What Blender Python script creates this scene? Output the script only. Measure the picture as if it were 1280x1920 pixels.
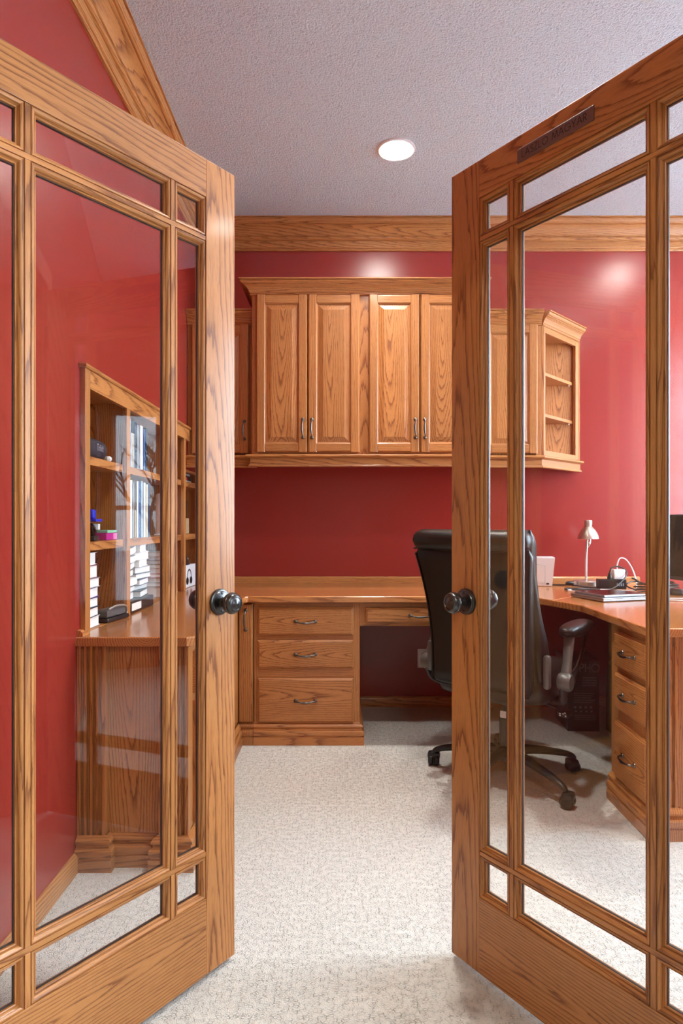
import bpy, bmesh, math, random
from mathutils import Vector, Matrix

random.seed(7)
for o in list(bpy.data.objects):
    bpy.data.objects.remove(o)
scene = bpy.context.scene
C = scene.collection
R = math.radians

# ------------------------------------------------------------------ camera, sky, exposure
F_PX = 1185.0
EYE = 1.142
cam_d = bpy.data.cameras.new('camera')
cam_d.sensor_fit = 'HORIZONTAL'
cam_d.sensor_width = 36.0
cam_d.lens = F_PX / 1280.0 * 36.0
cam_d.shift_y = 18.0 / 1280.0
cam_d.clip_start = 0.05
cam = bpy.data.objects.new('camera', cam_d)
C.objects.link(cam)
cam.location = (0, 0, EYE)
cam.rotation_euler = (R(90), 0, 0)
scene.camera = cam

world = bpy.data.worlds.new('sky')
scene.world = world
world.use_nodes = True
wn = world.node_tree.nodes
wn['Background'].inputs[0].default_value = (0.68, 0.84, 1.0, 1)
wn['Background'].inputs[1].default_value = 24.0

scene.view_settings.view_transform = 'Standard'
scene.view_settings.look = 'None'
scene.view_settings.gamma = 1.0
scene.view_settings.use_curve_mapping = False
scene.view_settings.exposure = 0.33
CAN_STRENGTH = 150.0
CAN_WATTS = 84.0
HALL_FILL_STRENGTH = 80.0
scene.cycles.max_bounces = 10
scene.cycles.diffuse_bounces = 6
scene.cycles.transparent_max_bounces = 24
scene.cycles.sample_clamp_indirect = 6.0
scene.cycles.caustics_reflective = False
scene.cycles.caustics_refractive = False


def portal(name, loc, rot, sx, sy):
    d = bpy.data.lights.new(name, 'AREA')
    d.shape = 'RECTANGLE'
    d.size, d.size_y = sx, sy
    d.cycles.is_portal = True
    o = bpy.data.objects.new(name, d)
    C.objects.link(o)
    o.location, o.rotation_euler = loc, rot
    return o


# room extents
XL, XR, YB, YF, ZC = -0.87, 3.20, 3.905, 1.03, 2.98
W1 = (1.08, 1.47, 0.48, 2.02)      # narrow window, right wall (y0,y1,z0,z1)
W2 = (1.68, 3.70, 0.80, 2.72)      # wide unseen window, right wall, enlarged to brighten the ceiling
HX0, HX1, HY0 = -1.75, 2.35, -3.3  # hall box in front of the doors
HW = (-0.9, 0.55, 0.95, 2.40)      # hall window, right hall wall (y0,y1,z0,z1)
portal('window_portal', (XR + .13, (W1[0]+W1[1])/2, (W1[2]+W1[3])/2), (0, R(90), 0), W1[3]-W1[2], W1[1]-W1[0])
portal('window_portal', (XR + .13, (W2[0]+W2[1])/2, (W2[2]+W2[3])/2), (0, R(90), 0), W2[3]-W2[2], W2[1]-W2[0])
portal('window_portal', (HX1 + .13, (HW[0]+HW[1])/2, (HW[2]+HW[3])/2), (0, R(90), 0), HW[3]-HW[2], HW[1]-HW[0])


# ------------------------------------------------------------------ materials
def new_mat(name):
    m = bpy.data.materials.new(name)
    m.use_nodes = True
    nt = m.node_tree
    return m, nt, nt.nodes, nt.links, nt.nodes['Principled BSDF']


def simple(name, col, rough=0.5, metal=0.0, spec=0.5, emit=None, coat=0.0):
    m, nt, n, l, p = new_mat(name)
    p.inputs['Base Color'].default_value = (*col, 1)
    p.inputs['Roughness'].default_value = rough
    p.inputs['Metallic'].default_value = metal
    p.inputs['Specular IOR Level'].default_value = spec
    p.inputs['Coat Weight'].default_value = coat
    if emit:
        p.inputs['Emission Color'].default_value = (*emit[0], 1)
        p.inputs['Emission Strength'].default_value = emit[1]
    # a little procedural unevenness of the finish
    t = n.new('ShaderNodeTexCoord'); ns = n.new('ShaderNodeTexNoise')
    ns.inputs['Scale'].default_value = 35
    mr = n.new('ShaderNodeMapRange')
    mr.inputs['To Min'].default_value = max(0, rough - .04)
    mr.inputs['To Max'].default_value = min(1, rough + .04)
    l.new(t.outputs['Object'], ns.inputs['Vector'])
    l.new(ns.outputs['Fac'], mr.inputs['Value'])
    l.new(mr.outputs['Result'], p.inputs['Roughness'])
    return m


def ramp(n, pts):
    r = n.new('ShaderNodeValToRGB')
    e = r.color_ramp.elements
    while len(e) < len(pts):
        e.new(0.5)
    for i, (p, c) in enumerate(pts):
        e[i].position = p
        e[i].color = (*c, 1) if len(c) == 3 else c
    return r


def oak(name, light, mid, dark, rough, coat=0.0):
    m, nt, n, l, p = new_mat(name)
    at = n.new('ShaderNodeAttribute'); at.attribute_name = 'wood'
    # slow wander of the growth rings
    mp = n.new('ShaderNodeMapping'); mp.inputs['Scale'].default_value = (7, 7, 1.6)
    l.new(at.outputs['Vector'], mp.inputs['Vector'])
    n1 = n.new('ShaderNodeTexNoise'); n1.inputs['Scale'].default_value = 1.0
    n1.inputs['Detail'].default_value = 2.0
    l.new(mp.outputs['Vector'], n1.inputs['Vector'])
    sub = n.new('ShaderNodeVectorMath'); sub.operation = 'SUBTRACT'
    sub.inputs[1].default_value = (.5, .5, .5)
    l.new(n1.outputs['Color'], sub.inputs[0])
    sc = n.new('ShaderNodeVectorMath'); sc.operation = 'MULTIPLY'
    sc.inputs[1].default_value = (.032, .032, 0)
    l.new(sub.outputs[0], sc.inputs[0])
    add = n.new('ShaderNodeVectorMath'); add.operation = 'ADD'
    l.new(at.outputs['Vector'], add.inputs[0]); l.new(sc.outputs[0], add.inputs[1])
    fl = n.new('ShaderNodeVectorMath'); fl.operation = 'MULTIPLY'
    fl.inputs[1].default_value = (1, 1, 0)
    l.new(add.outputs[0], fl.inputs[0])
    ln = n.new('ShaderNodeVectorMath'); ln.operation = 'LENGTH'
    l.new(fl.outputs[0], ln.inputs[0])
    # fine raggedness
    mp2 = n.new('ShaderNodeMapping'); mp2.inputs['Scale'].default_value = (160, 160, 9)
    l.new(at.outputs['Vector'], mp2.inputs['Vector'])
    n2 = n.new('ShaderNodeTexNoise'); n2.inputs['Scale'].default_value = 1.0
    n2.inputs['Detail'].default_value = 3.0
    l.new(mp2.outputs['Vector'], n2.inputs['Vector'])
    rg = n.new('ShaderNodeMath'); rg.operation = 'MULTIPLY_ADD'
    rg.inputs[1].default_value = 0.006
    l.new(n2.outputs['Fac'], rg.inputs[0]); l.new(ln.outputs['Value'], rg.inputs[2])
    fr = n.new('ShaderNodeMath'); fr.operation = 'MULTIPLY'; fr.inputs[1].default_value = 125.0
    l.new(rg.outputs[0], fr.inputs[0])
    fc = n.new('ShaderNodeMath'); fc.operation = 'FRACT'
    l.new(fr.outputs[0], fc.inputs[0])
    rp = ramp(n, [(0, dark), (.08, dark), (.22, mid), (.45, light), (.90, light), (1, mid)])
    l.new(fc.outputs[0], rp.inputs[0])
    # pores: short dark dashes along the grain
    mp3 = n.new('ShaderNodeMapping'); mp3.inputs['Scale'].default_value = (620, 620, 22)
    l.new(at.outputs['Vector'], mp3.inputs['Vector'])
    n3 = n.new('ShaderNodeTexNoise'); n3.inputs['Scale'].default_value = 1.0
    n3.inputs['Detail'].default_value = 1.0
    l.new(mp3.outputs['Vector'], n3.inputs['Vector'])
    pr = n.new('ShaderNodeMapRange'); pr.inputs['From Min'].default_value = .54
    pr.inputs['From Max'].default_value = .68
    l.new(n3.outputs['Fac'], pr.inputs['Value'])
    pm = n.new('ShaderNodeMath'); pm.operation = 'MULTIPLY'; pm.inputs[1].default_value = .38
    l.new(pr.outputs['Result'], pm.inputs[0])
    mx = n.new('ShaderNodeMix'); mx.data_type = 'RGBA'
    l.new(pm.outputs[0], mx.inputs['Factor'])
    l.new(rp.outputs['Color'], mx.inputs['A'])
    mx.inputs['B'].default_value = (*dark, 1)
    # broad tone drift from board to board
    n4 = n.new('ShaderNodeTexNoise'); n4.inputs['Scale'].default_value = 2.2
    l.new(at.outputs['Vector'], n4.inputs['Vector'])
    oi = n.new('ShaderNodeObjectInfo')
    ad = n.new('ShaderNodeMath'); ad.operation = 'MULTIPLY_ADD'; ad.inputs[1].default_value = .35
    l.new(oi.outputs['Random'], ad.inputs[0]); l.new(n4.outputs['Fac'], ad.inputs[2])
    vr = n.new('ShaderNodeMapRange'); vr.inputs['From Min'].default_value = .3
    vr.inputs['From Max'].default_value = 1.05
    vr.inputs['To Min'].default_value = .86; vr.inputs['To Max'].default_value = 1.14
    l.new(ad.outputs[0], vr.inputs['Value'])
    hs = n.new('ShaderNodeHueSaturation')
    l.new(vr.outputs['Result'], hs.inputs['Value'])
    l.new(mx.outputs['Result'], hs.inputs['Color'])
    l.new(hs.outputs['Color'], p.inputs['Base Color'])
    bp = n.new('ShaderNodeBump'); bp.inputs['Strength'].default_value = .10
    bp.inputs['Distance'].default_value = .001; bp.invert = True
    l.new(pm.outputs[0], bp.inputs['Height'])
    l.new(bp.outputs['Normal'], p.inputs['Normal'])
    p.inputs['Roughness'].default_value = rough
    p.inputs['Coat Weight'].default_value = coat
    p.inputs['Coat Roughness'].default_value = .12
    return m


OAK_L, OAK_M, OAK_D = (.465, .188, .053), (.38, .142, .037), (.21, .066, .016)
M_OAK = oak('oak_satin', OAK_L, OAK_M, OAK_D, .40, .10)
M_TOP = oak('oak_desktop_gloss', (.49, .195, .060), (.41, .150, .042), (.24, .076, .020), .22, .5)
WOODS = (M_OAK, M_TOP)


def wall_paint(name, col, rough):
    m, nt, n, l, p = new_mat(name)
    t = n.new('ShaderNodeTexCoord')
    a = n.new('ShaderNodeTexNoise'); a.inputs['Scale'].default_value = 260
    a.inputs['Detail'].default_value = 3
    l.new(t.outputs['Object'], a.inputs['Vector'])
    b = n.new('ShaderNodeBump'); b.inputs['Strength'].default_value = .12
    b.inputs['Distance'].default_value = .002
    l.new(a.outputs['Fac'], b.inputs['Height'])
    l.new(b.outputs['Normal'], p.inputs['Normal'])
    p.inputs['Base Color'].default_value = (*col, 1)
    p.inputs['Roughness'].default_value = rough
    return m


M_RED = wall_paint('red_satin_paint', (.27, .022, .0155), .27)
M_CREAM = wall_paint('tan_hall_paint', (.42, .36, .29), .5)


def popcorn():
    m, nt, n, l, p = new_mat('popcorn_ceiling')
    t = n.new('ShaderNodeTexCoord')
    a = n.new('ShaderNodeTexNoise'); a.inputs['Scale'].default_value = 125
    a.inputs['Detail'].default_value = 4; a.inputs['Roughness'].default_value = .65
    l.new(t.outputs['Object'], a.inputs['Vector'])
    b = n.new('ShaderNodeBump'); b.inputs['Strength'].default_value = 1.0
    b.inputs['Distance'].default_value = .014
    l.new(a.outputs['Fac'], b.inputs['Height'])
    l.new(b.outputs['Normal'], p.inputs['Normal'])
    rp = ramp(n, [(.30, (.55, .64, .68)), (.44, (.83, .945, .98)), (1, (.85, .96, .99))])  # pits darkened as painted crevice shade; cool tint counters red wall bounce
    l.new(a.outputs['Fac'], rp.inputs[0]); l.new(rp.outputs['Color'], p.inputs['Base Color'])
    p.inputs['Roughness'].default_value = .95
    p.inputs['Specular IOR Level'].default_value = .1
    return m


def carpet():
    m, nt, n, l, p = new_mat('cream_loop_carpet')
    t = n.new('ShaderNodeTexCoord')
    nz = n.new('ShaderNodeTexNoise'); nz.inputs['Scale'].default_value = 40
    l.new(t.outputs['Object'], nz.inputs['Vector'])
    mixv = n.new('ShaderNodeVectorMath'); mixv.operation = 'MULTIPLY_ADD'
    mixv.inputs[1].default_value = (.014, .014, 0)
    l.new(nz.outputs['Color'], mixv.inputs[0]); l.new(t.outputs['Object'], mixv.inputs[2])
    mp = n.new('ShaderNodeMapping'); mp.inputs['Scale'].default_value = (85, 200, 1)
    l.new(mixv.outputs[0], mp.inputs['Vector'])
    v = n.new('ShaderNodeTexVoronoi'); v.feature = 'DISTANCE_TO_EDGE'
    v.voronoi_dimensions = '2D'; v.inputs['Scale'].default_value = 1.0
    v.inputs['Randomness'].default_value = .8
    l.new(mp.outputs['Vector'], v.inputs['Vector'])
    mr = n.new('ShaderNodeMapRange'); mr.inputs['From Max'].default_value = .12
    l.new(v.outputs['Distance'], mr.inputs['Value'])
    big = n.new('ShaderNodeTexNoise'); big.inputs['Scale'].default_value = 60
    big.inputs['Detail'].default_value = 2
    l.new(t.outputs['Object'], big.inputs['Vector'])
    bm_ = n.new('ShaderNodeMapRange'); bm_.inputs['From Min'].default_value = .36
    bm_.inputs['From Max'].default_value = .60
    l.new(big.outputs['Fac'], bm_.inputs['Value'])
    mx = n.new('ShaderNodeMath'); mx.operation = 'MAXIMUM'
    l.new(mr.outputs['Result'], mx.inputs[0]); l.new(bm_.outputs['Result'], mx.inputs[1])
    fine = n.new('ShaderNodeTexNoise'); fine.inputs['Scale'].default_value = 300
    fine.inputs['Detail'].default_value = 2
    l.new(t.outputs['Object'], fine.inputs['Vector'])
    hh = n.new('ShaderNodeMath'); hh.operation = 'MULTIPLY_ADD'; hh.inputs[1].default_value = .9
    l.new(fine.outputs['Fac'], hh.inputs[0]); l.new(mx.outputs[0], hh.inputs[2])
    b = n.new('ShaderNodeBump'); b.inputs['Strength'].default_value = .8
    b.inputs['Distance'].default_value = .006
    l.new(hh.outputs[0], b.inputs['Height'])
    l.new(b.outputs['Normal'], p.inputs['Normal'])
    rp = ramp(n, [(0, (.24, .24, .215)), (.46, (.53, .525, .485)), (.66, (.66, .65, .60)), (1, (.74, .73, .68))])
    dv = n.new('ShaderNodeMath'); dv.operation = 'MULTIPLY'; dv.inputs[1].default_value = .62
    l.new(hh.outputs[0], dv.inputs[0])
    l.new(dv.outputs[0], rp.inputs[0])
    l.new(rp.outputs['Color'], p.inputs['Base Color'])
    p.inputs['Roughness'].default_value = .95
    p.inputs['Specular IOR Level'].default_value = .1
    return m


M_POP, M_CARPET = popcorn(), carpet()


def thin_glass():
    m, nt, n, l, p = new_mat('clear_pane_glass')
    n.remove(p)
    g = n.new('ShaderNodeNewGeometry')
    d = n.new('ShaderNodeVectorMath'); d.operation = 'DOT_PRODUCT'
    l.new(g.outputs['Incoming'], d.inputs[0]); l.new(g.outputs['Normal'], d.inputs[1])
    a = n.new('ShaderNodeMath'); a.operation = 'ABSOLUTE'; l.new(d.outputs['Value'], a.inputs[0])
    o = n.new('ShaderNodeMath'); o.operation = 'SUBTRACT'; o.inputs[0].default_value = 1
    l.new(a.outputs[0], o.inputs[1])
    pw = n.new('ShaderNodeMath'); pw.operation = 'POWER'; pw.inputs[1].default_value = 5
    l.new(o.outputs[0], pw.inputs[0])
    f = n.new('ShaderNodeMath'); f.operation = 'MULTIPLY_ADD'
    f.inputs[1].default_value = .96; f.inputs[2].default_value = .036
    l.new(pw.outputs[0], f.inputs[0])
    tr = n.new('ShaderNodeBsdfTransparent'); tr.inputs[0].default_value = (.985, .99, .985, 1)
    gl = n.new('ShaderNodeBsdfGlossy'); gl.inputs['Roughness'].default_value = 0
    gl.inputs['Color'].default_value = (1, 1, 1, 1)
    mx = n.new('ShaderNodeMixShader')
    l.new(f.outputs[0], mx.inputs[0]); l.new(tr.outputs[0], mx.inputs[1]); l.new(gl.outputs[0], mx.inputs[2])
    l.new(mx.outputs[0], n['Material Output'].inputs['Surface'])
    return m


M_GLASS = thin_glass()
M_BRONZE = simple('oil_rubbed_bronze', (.095, .093, .092), .30, 1.0)
M_PULL = simple('dark_pewter', (.16, .145, .13), .3, 1.0)
M_NICKEL = simple('brushed_nickel', (.66, .60, .52), .32, .9)
M_WHITE = simple('white_plastic', (.82, .82, .84), .35)
M_LEATHER = simple('dark_brown_leather', (.011, .0075, .006), .38, 0, .32)
M_BLACKP = simple('black_plastic', (.012, .012, .013), .38)
M_BLACKG = simple('black_gloss', (.004, .004, .005), .12)
M_GREYMET = simple('grey_painted_metal', (.105, .10, .09), .38, .3)
M_GUN = simple('gunmetal_aluminium', (.36, .37, .40), .3, .8)
M_PAPER = simple('white_paper', (.80, .79, .75), .8)
M_CARD = simple('cardboard', (.50, .34, .18), .8)
M_TRIM = simple('white_trim', (.82, .82, .82), .4)
M_LENS = simple('lit_lens', (1, 1, 1), .5, emit=((1.0, .95, .87), CAN_STRENGTH))
M_HALLFILL = simple('hall_fill_lens', (1, 1, 1), .5, emit=((1.0, .92, .8), HALL_FILL_STRENGTH))
M_STANDARD = simple('zinc_shelf_standard', (.45, .45, .43), .4, .7)
M_GASKET = simple('dark_glazing_putty', (.035, .026, .022), .6)
M_PLATE = simple('brown_plastic_plate', (.16, .080, .066), .42)
M_INK = simple('black_ink', (.006, .006, .006), .5)
M_SCREEN = simple('dark_screen_glass', (.002, .002, .003), .22, 0, .12)


def colour(name, col, rough=.5):
    return simple(name, col, rough)


# ------------------------------------------------------------------ mesh helpers
class MB:
    def __init__(s):
        s.v, s.f, s.M = [], [], Matrix.Identity(4)

    def at(s, m):
        s.M = m
        return s

    def add(s, verts, faces):
        b = len(s.v)
        s.v += [tuple(s.M @ Vector(p)) for p in verts]
        s.f += [tuple(b + i for i in q) for q in faces]
        return s

    def box(s, x0, x1, y0, y1, z0, z1, bev=0.0):
        if bev <= 0:
            v = [(x, y, z) for z in (z0, z1) for y in (y0, y1) for x in (x0, x1)]
            return s.add(v, [(0, 2, 3, 1), (4, 5, 7, 6), (0, 1, 5, 4), (2, 6, 7, 3), (0, 4, 6, 2), (1, 3, 7, 5)])
        bm = bmesh.new()
        bmesh.ops.create_cube(bm, size=1)
        for w in bm.verts:
            w.co = Vector(((x0+x1)/2 + w.co.x*(x1-x0), (y0+y1)/2 + w.co.y*(y1-y0), (z0+z1)/2 + w.co.z*(z1-z0)))
        bmesh.ops.bevel(bm, geom=bm.edges[:], offset=bev, segments=2, profile=.5, affect='EDGES')
        return s.bm(bm)

    def bm(s, bm):
        bm.verts.ensure_lookup_table(); bm.verts.index_update()
        s.add([w.co.copy() for w in bm.verts], [[w.index for w in q.verts] for q in bm.faces])
        bm.free()
        return s

    def loops(s, rings, cap0=True, cap1=True, closed=True):
        k = len(rings[0]); v = []; f = []
        for r in rings:
            v += r
        for i in range(len(rings)-1):
            for j in range(k if closed else k-1):
                a, b = i*k+j, i*k+(j+1) % k
                f.append((a, b, b+k, a+k))
        if cap0:
            f.append(tuple(reversed(range(k))))
        if cap1:
            f.append(tuple(range((len(rings)-1)*k, len(rings)*k)))
        return s.add(v, f)

    # rectangle in the XZ plane facing -Y: steps of (inset, y)
    def rect_steps(s, x0, x1, z0, z1, steps, cap0=True, cap1=True):
        rings = [[(x0+i, y, z0+i), (x1-i, y, z0+i), (x1-i, y, z1-i), (x0+i, y, z1-i)] for i, y in steps]
        return s.loops(rings, cap0, cap1)

    def prism(s, poly, z0, z1, bev=0.0):
        bm = bmesh.new()
        vs = [bm.verts.new((x, y, z0)) for x, y in poly]
        fc = bm.faces.new(vs)
        ex = bmesh.ops.extrude_face_region(bm, geom=[fc])
        for e in ex['geom']:
            if isinstance(e, bmesh.types.BMVert):
                e.co.z = z1
        bmesh.ops.recalc_face_normals(bm, faces=bm.faces[:])
        if bev > 0:
            es = [e for e in bm.edges if abs(e.verts[0].co.z - e.verts[1].co.z) < 1e-6]
            bmesh.ops.bevel(bm, geom=es, offset=bev, segments=3, profile=.5, affect='EDGES')
        return s.bm(bm)

    # profile [(out, z)] swept along a plan path, mitred; outward = right-hand side of travel
    def sweep(s, path, prof, closed=False, cap=True):
        n = len(path); rings = []
        P = [Vector(p) for p in path]
        for i in range(n):
            ds = []
            if i > 0 or closed:
                ds.append((P[i]-P[i-1]).normalized())
            if i < n-1 or closed:
                ds.append((P[(i+1) % n]-P[i]).normalized())
            ns = [Vector((d.y, -d.x)) for d in ds]
            nn = sum(ns, Vector((0, 0))).normalized()
            k = 1.0 / max(.25, nn.dot(ns[0]))
            rings.append([(P[i].x + nn.x*k*p, P[i].y + nn.y*k*p, z) for p, z in prof])
        if closed:
            rings.append(rings[0])
        return s.loops(rings, cap and not closed, cap and not closed, closed=True)

    def lathe(s, prof, seg=24, cap=True):
        rings = [[(r*math.cos(2*math.pi*j/seg), r*math.sin(2*math.pi*j/seg), h) for j in range(seg)] for r, h in prof]
        return s.loops(rings, cap, cap)

    def tube(s, pts, r, seg=8, smooth=4, flat=1.0, up=None):
        P = [Vector(p) for p in pts]
        rr = list(r) if isinstance(r, (list, tuple)) else [r]*len(P)
        if smooth > 1 and len(P) > 2:
            Q, q = [], []
            for i in range(len(P)-1):
                a, b, c, d = P[max(i-1, 0)], P[i], P[i+1], P[min(i+2, len(P)-1)]
                for k in range(smooth):
                    t = k/smooth
                    Q.append(.5*((2*b) + (c-a)*t + (2*a-5*b+4*c-d)*t*t + (3*b-a-3*c+d)*t**3))
                    q.append(rr[i]*(1-t) + rr[i+1]*t)
            Q.append(P[-1]); q.append(rr[-1])
            P, rr = Q, q
        rings = []; N = None
        for i, p in enumerate(P):
            t = (P[min(i+1, len(P)-1)] - P[max(i-1, 0)]).normalized()
            if N is None:
                N = Vector(up) if up else (Vector((0, 0, 1)) if abs(t.z) < .9 else Vector((1, 0, 0)))
            N = (N - t*N.dot(t)).normalized()
            B = t.cross(N)
            rings.append([p + (N*math.cos(2*math.pi*j/seg)*flat + B*math.sin(2*math.pi*j/seg))*rr[i] for j in range(seg)])
        return s.loops(rings)

    def ellipsoid(s, c, r, seg=20, rings=12, n=2.0):
        out = []
        for i in range(1, rings):
            a = math.pi*i/rings - math.pi/2
            ca, sa = math.cos(a), math.sin(a)
            ca, sa = abs(ca)**(2/n), math.copysign(abs(sa)**(2/n), sa)
            row = []
            for j in range(seg):
                b = 2*math.pi*j/seg
                cb, sb = math.cos(b), math.sin(b)
                cb, sb = math.copysign(abs(cb)**(2/n), cb), math.copysign(abs(sb)**(2/n), sb)
                row.append((c[0]+r[0]*ca*cb, c[1]+r[1]*ca*sb, c[2]+r[2]*sa))
            out.append(row)
        return s.loops(out)


def wood_attr(me, grain):
    co = [v.co for v in me.vertices]
    lo = [min(c[i] for c in co) for i in range(3)]
    hi = [max(c[i] for c in co) for i in range(3)]
    ext = [hi[i]-lo[i] for i in range(3)]
    g = grain if grain is not None else ext.index(max(ext))
    a, b = [i for i in range(3) if i != g]
    if ext[b] > ext[a]:
        a, b = b, a                       # a = width, b = thickness
    ca, cb, cg = [(lo[i]+hi[i])/2 for i in (a, b, g)]
    wa = random.uniform(-.45, .45)*ext[a] + random.choice((0, 0, .06, -.06))
    wb = random.choice((-1, 1))*random.uniform(.035, .11)
    boards = False
    if ext[a] > .14:
        wa, wb = random.uniform(-.18, .18)*ext[a], random.choice((-1, 1))*random.uniform(.018, .05)
        boards = True
    if ext[a] < .06:
        wa, wb = random.choice((-1, 1))*random.uniform(.12, .3), random.uniform(-.05, .05)
    ta, tb = random.uniform(-.03, .03), random.choice((-1, 1))*random.uniform(.02, .07)
    if boards:
        tb = random.choice((-1, 1))*random.uniform(.04, .10)
    og = random.uniform(0, 30)
    at = me.attributes.new('wood', 'FLOAT_VECTOR', 'POINT')
    data = []
    for c in co:
        gg = c[g]-cg
        data += [c[a]-ca+wa+ta*gg, c[b]-cb+wb+tb*gg, gg+og]
    at.data.foreach_set('vector', data)


def obj(name, mb, mat, parent=None, grain=None, smooth=None, loc=None, rot=None, label=None):
    me = bpy.data.meshes.new(name)
    me.from_pydata(mb.v, [], mb.f)
    bm = bmesh.new(); bm.from_mesh(me)
    bmesh.ops.recalc_face_normals(bm, faces=bm.faces[:])
    bm.to_mesh(me); bm.free()
    if mat in WOODS:
        wood_attr(me, grain)
    me.materials.append(mat)
    if smooth is not None:
        for p in me.polygons:
            p.use_smooth = True
        me.set_sharp_from_angle(angle=R(smooth))
    o = bpy.data.objects.new(name, me)
    C.objects.link(o)
    if parent:
        o.parent = parent
    if loc is not None:
        o.location = loc
    if rot is not None:
        o.rotation_euler = rot
    if label:
        o['label'] = label
    return o


def link_mesh(name, me, parent, loc, rot=(0, 0, 0)):
    o = bpy.data.objects.new(name, me)
    C.objects.link(o)
    o.parent = parent
    o.location, o.rotation_euler = loc, rot
    return o


def thing(name, label, cat, loc=(0, 0, 0), rz=0.0, group=None):
    o = bpy.data.objects.new(name, None)
    C.objects.link(o)
    o.empty_display_size = .1
    o.location = loc
    o.rotation_euler = (0, 0, rz)
    return tag(o, label, cat, group)


def tag(o, label, cat=None, group=None, kind=None):
    o['label'] = label
    if cat:
        o['category'] = cat
    if group:
        o['group'] = group
    if kind:
        o['kind'] = kind
    return o


def struct(name, mb, mat, label, grain=None, smooth=None):
    o = obj(name, mb, mat, None, grain, smooth)
    return tag(o, label, None, None, 'structure')


def TX(loc, rz=0.0, rx=0.0, ry=0.0):
    return Matrix.Translation(loc) @ Matrix.Rotation(rz, 4, 'Z') @ Matrix.Rotation(ry, 4, 'Y') @ Matrix.Rotation(rx, 4, 'X')


# stroke lettering: polylines in a unit-high cell -> flat ribbons (x right, z up, facing -Y)
def arc(cx, cz, rx, rz, a0, a1, n=14):
    return [(cx + rx*math.cos(R(a0+(a1-a0)*i/n)), cz + rz*math.sin(R(a0+(a1-a0)*i/n))) for i in range(n+1)]


GLYPH = {
    'L': (.46, [[(.05, 1), (.05, 0), (.44, 0)]]),
    'A': (.78, [[(0, 0), (.38, 1), (.76, 0)], [(.13, .34), (.63, .34)]]),
    'S': (.52, [arc(.26, .76, .2, .24, 50, 270, 10)[:] + arc(.26, .26, .23, .26, 90, -140, 10)]),
    'Z': (.56, [[(.04, 1), (.5, 1), (.02, 0), (.52, 0)]]),
    'O': (.98, [arc(.48, .5, .46, .5, 0, 360, 28)]),
    'M': (.92, [[(0, 0), (.14, 1), (.45, .1), (.76, 1), (.9, 0)]]),
    'G': (.98, [arc(.48, .5, .46, .5, 45, 350, 24) + [(.93, .46), (.55, .46)]]),
    'Y': (.62, [[(0, 1), (.3, .48), (.6, 1)], [(.3, .48), (.3, 0)]]),
    'R': (.56, [[(.05, 0), (.05, 1), (.22, 1)] + arc(.22, .74, .24, .26, 90, -90, 10) + [(.05, .48)], [(.22, .48), (.52, 0)]]),
    'P': (.54, [[(.05, 0), (.05, 1), (.22, 1)] + arc(.22, .74, .25, .26, 90, -90, 10) + [(.05, .48)]]),
    'H': (.72, [[(.05, 0), (.05, 1)], [(.62, 0), (.62, 1)], [(.05, .52), (.62, .52)]]),
    'T': (.58, [[(0, 1), (.54, 1)], [(.27, 1), (.27, 0)]]),
    'r': (.34, [[(.05, 0), (.05, .62)], [(.05, .42), (.16, .6), (.3, .62)]]),
    'i': (.2, [[(.07, 0), (.07, .62)], [(.07, .82), (.07, .92)]]),
    'b': (.5, [[(.05, 1), (.05, 0)], arc(.24, .3, .2, .31, 0, 360, 16)]),
    't': (.36, [[(.14, .9), (.14, 0), (.3, 0)], [(0, .62), (.3, .62)]]),
    ' ': (.36, []),
}


def lettering(mb, text, h, stroke, spacing=.16, x=0.0, z=0.0, y=0.0):
    for ch in text:
        w, strokes = GLYPH[ch]
        for st in strokes:
            for (a, b) in zip(st[:-1], st[1:]):
                p, q = Vector((x+a[0]*h, z+a[1]*h)), Vector((x+b[0]*h, z+b[1]*h))
                d = q-p
                if d.length < 1e-7:
                    continue
                d.normalize()
                e = d*stroke*.35
                s = Vector((-d.y, d.x))*stroke*.5
                c = [p-e-s, q+e-s, q+e+s, p-e+s]
                mb.add([(k.x, y, k.y) for k in c], [(0, 1, 2, 3)])
        x += (w+spacing)*h
    return x


# ------------------------------------------------------------------ room shell
TH = .13
mb = MB(); mb.box(HX0-.2, XR+.2, HY0-.2, YB+.2, -.10, 0)
struct('floor', mb, M_CARPET, 'cream looped carpet floor with irregular flecked pile')
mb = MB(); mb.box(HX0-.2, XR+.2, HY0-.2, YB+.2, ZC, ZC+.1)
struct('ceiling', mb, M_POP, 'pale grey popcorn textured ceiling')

NY0, NY1, NZ0, NZ1 = 2.125, 3.885, .745, 1.435; NY2, NZ2 = 3.54, 1.625     # bookcase recess in the left wall
mb = MB()
mb.box(XL-TH, XL, YF-.13, NY0, 0, ZC)
mb.box(XL-TH, XL, NY1, YB+TH, 0, ZC)
mb.box(XL-TH, XL, NY0, NY1, 0, NZ0)
mb.box(XL-TH, XL, NY0, NY2, NZ2, ZC)
mb.box(XL-TH, XL, NY2, NY1, NZ1, ZC)
struct('wall_left', mb, M_RED, 'red painted wall on the left holding the recessed bookcase')
mb = MB(); mb.box(XL-TH, XR+TH, YB, YB+TH, 0, ZC)
struct('wall_back', mb, M_RED, 'red painted back wall behind the oak cabinets')
mb = MB()
mb.box(XR, XR+TH, YF-.13, W1[0], 0, ZC)
mb.box(XR, XR+TH, W1[1], W2[0], 0, ZC)
mb.box(XR, XR+TH, W2[1], YB+TH, 0, ZC)
for w in (W1, W2):
    mb.box(XR, XR+TH, w[0], w[1], 0, w[2])
    mb.box(XR, XR+TH, w[0], w[1], w[3], ZC)
struct('wall_right', mb, M_RED, 'red painted wall with windows on the right')
OPN = .748; OPZ = 2.065
mb = MB()
mb.box(XL-TH, -OPN, YF-.13, YF, 0, ZC)
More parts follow.
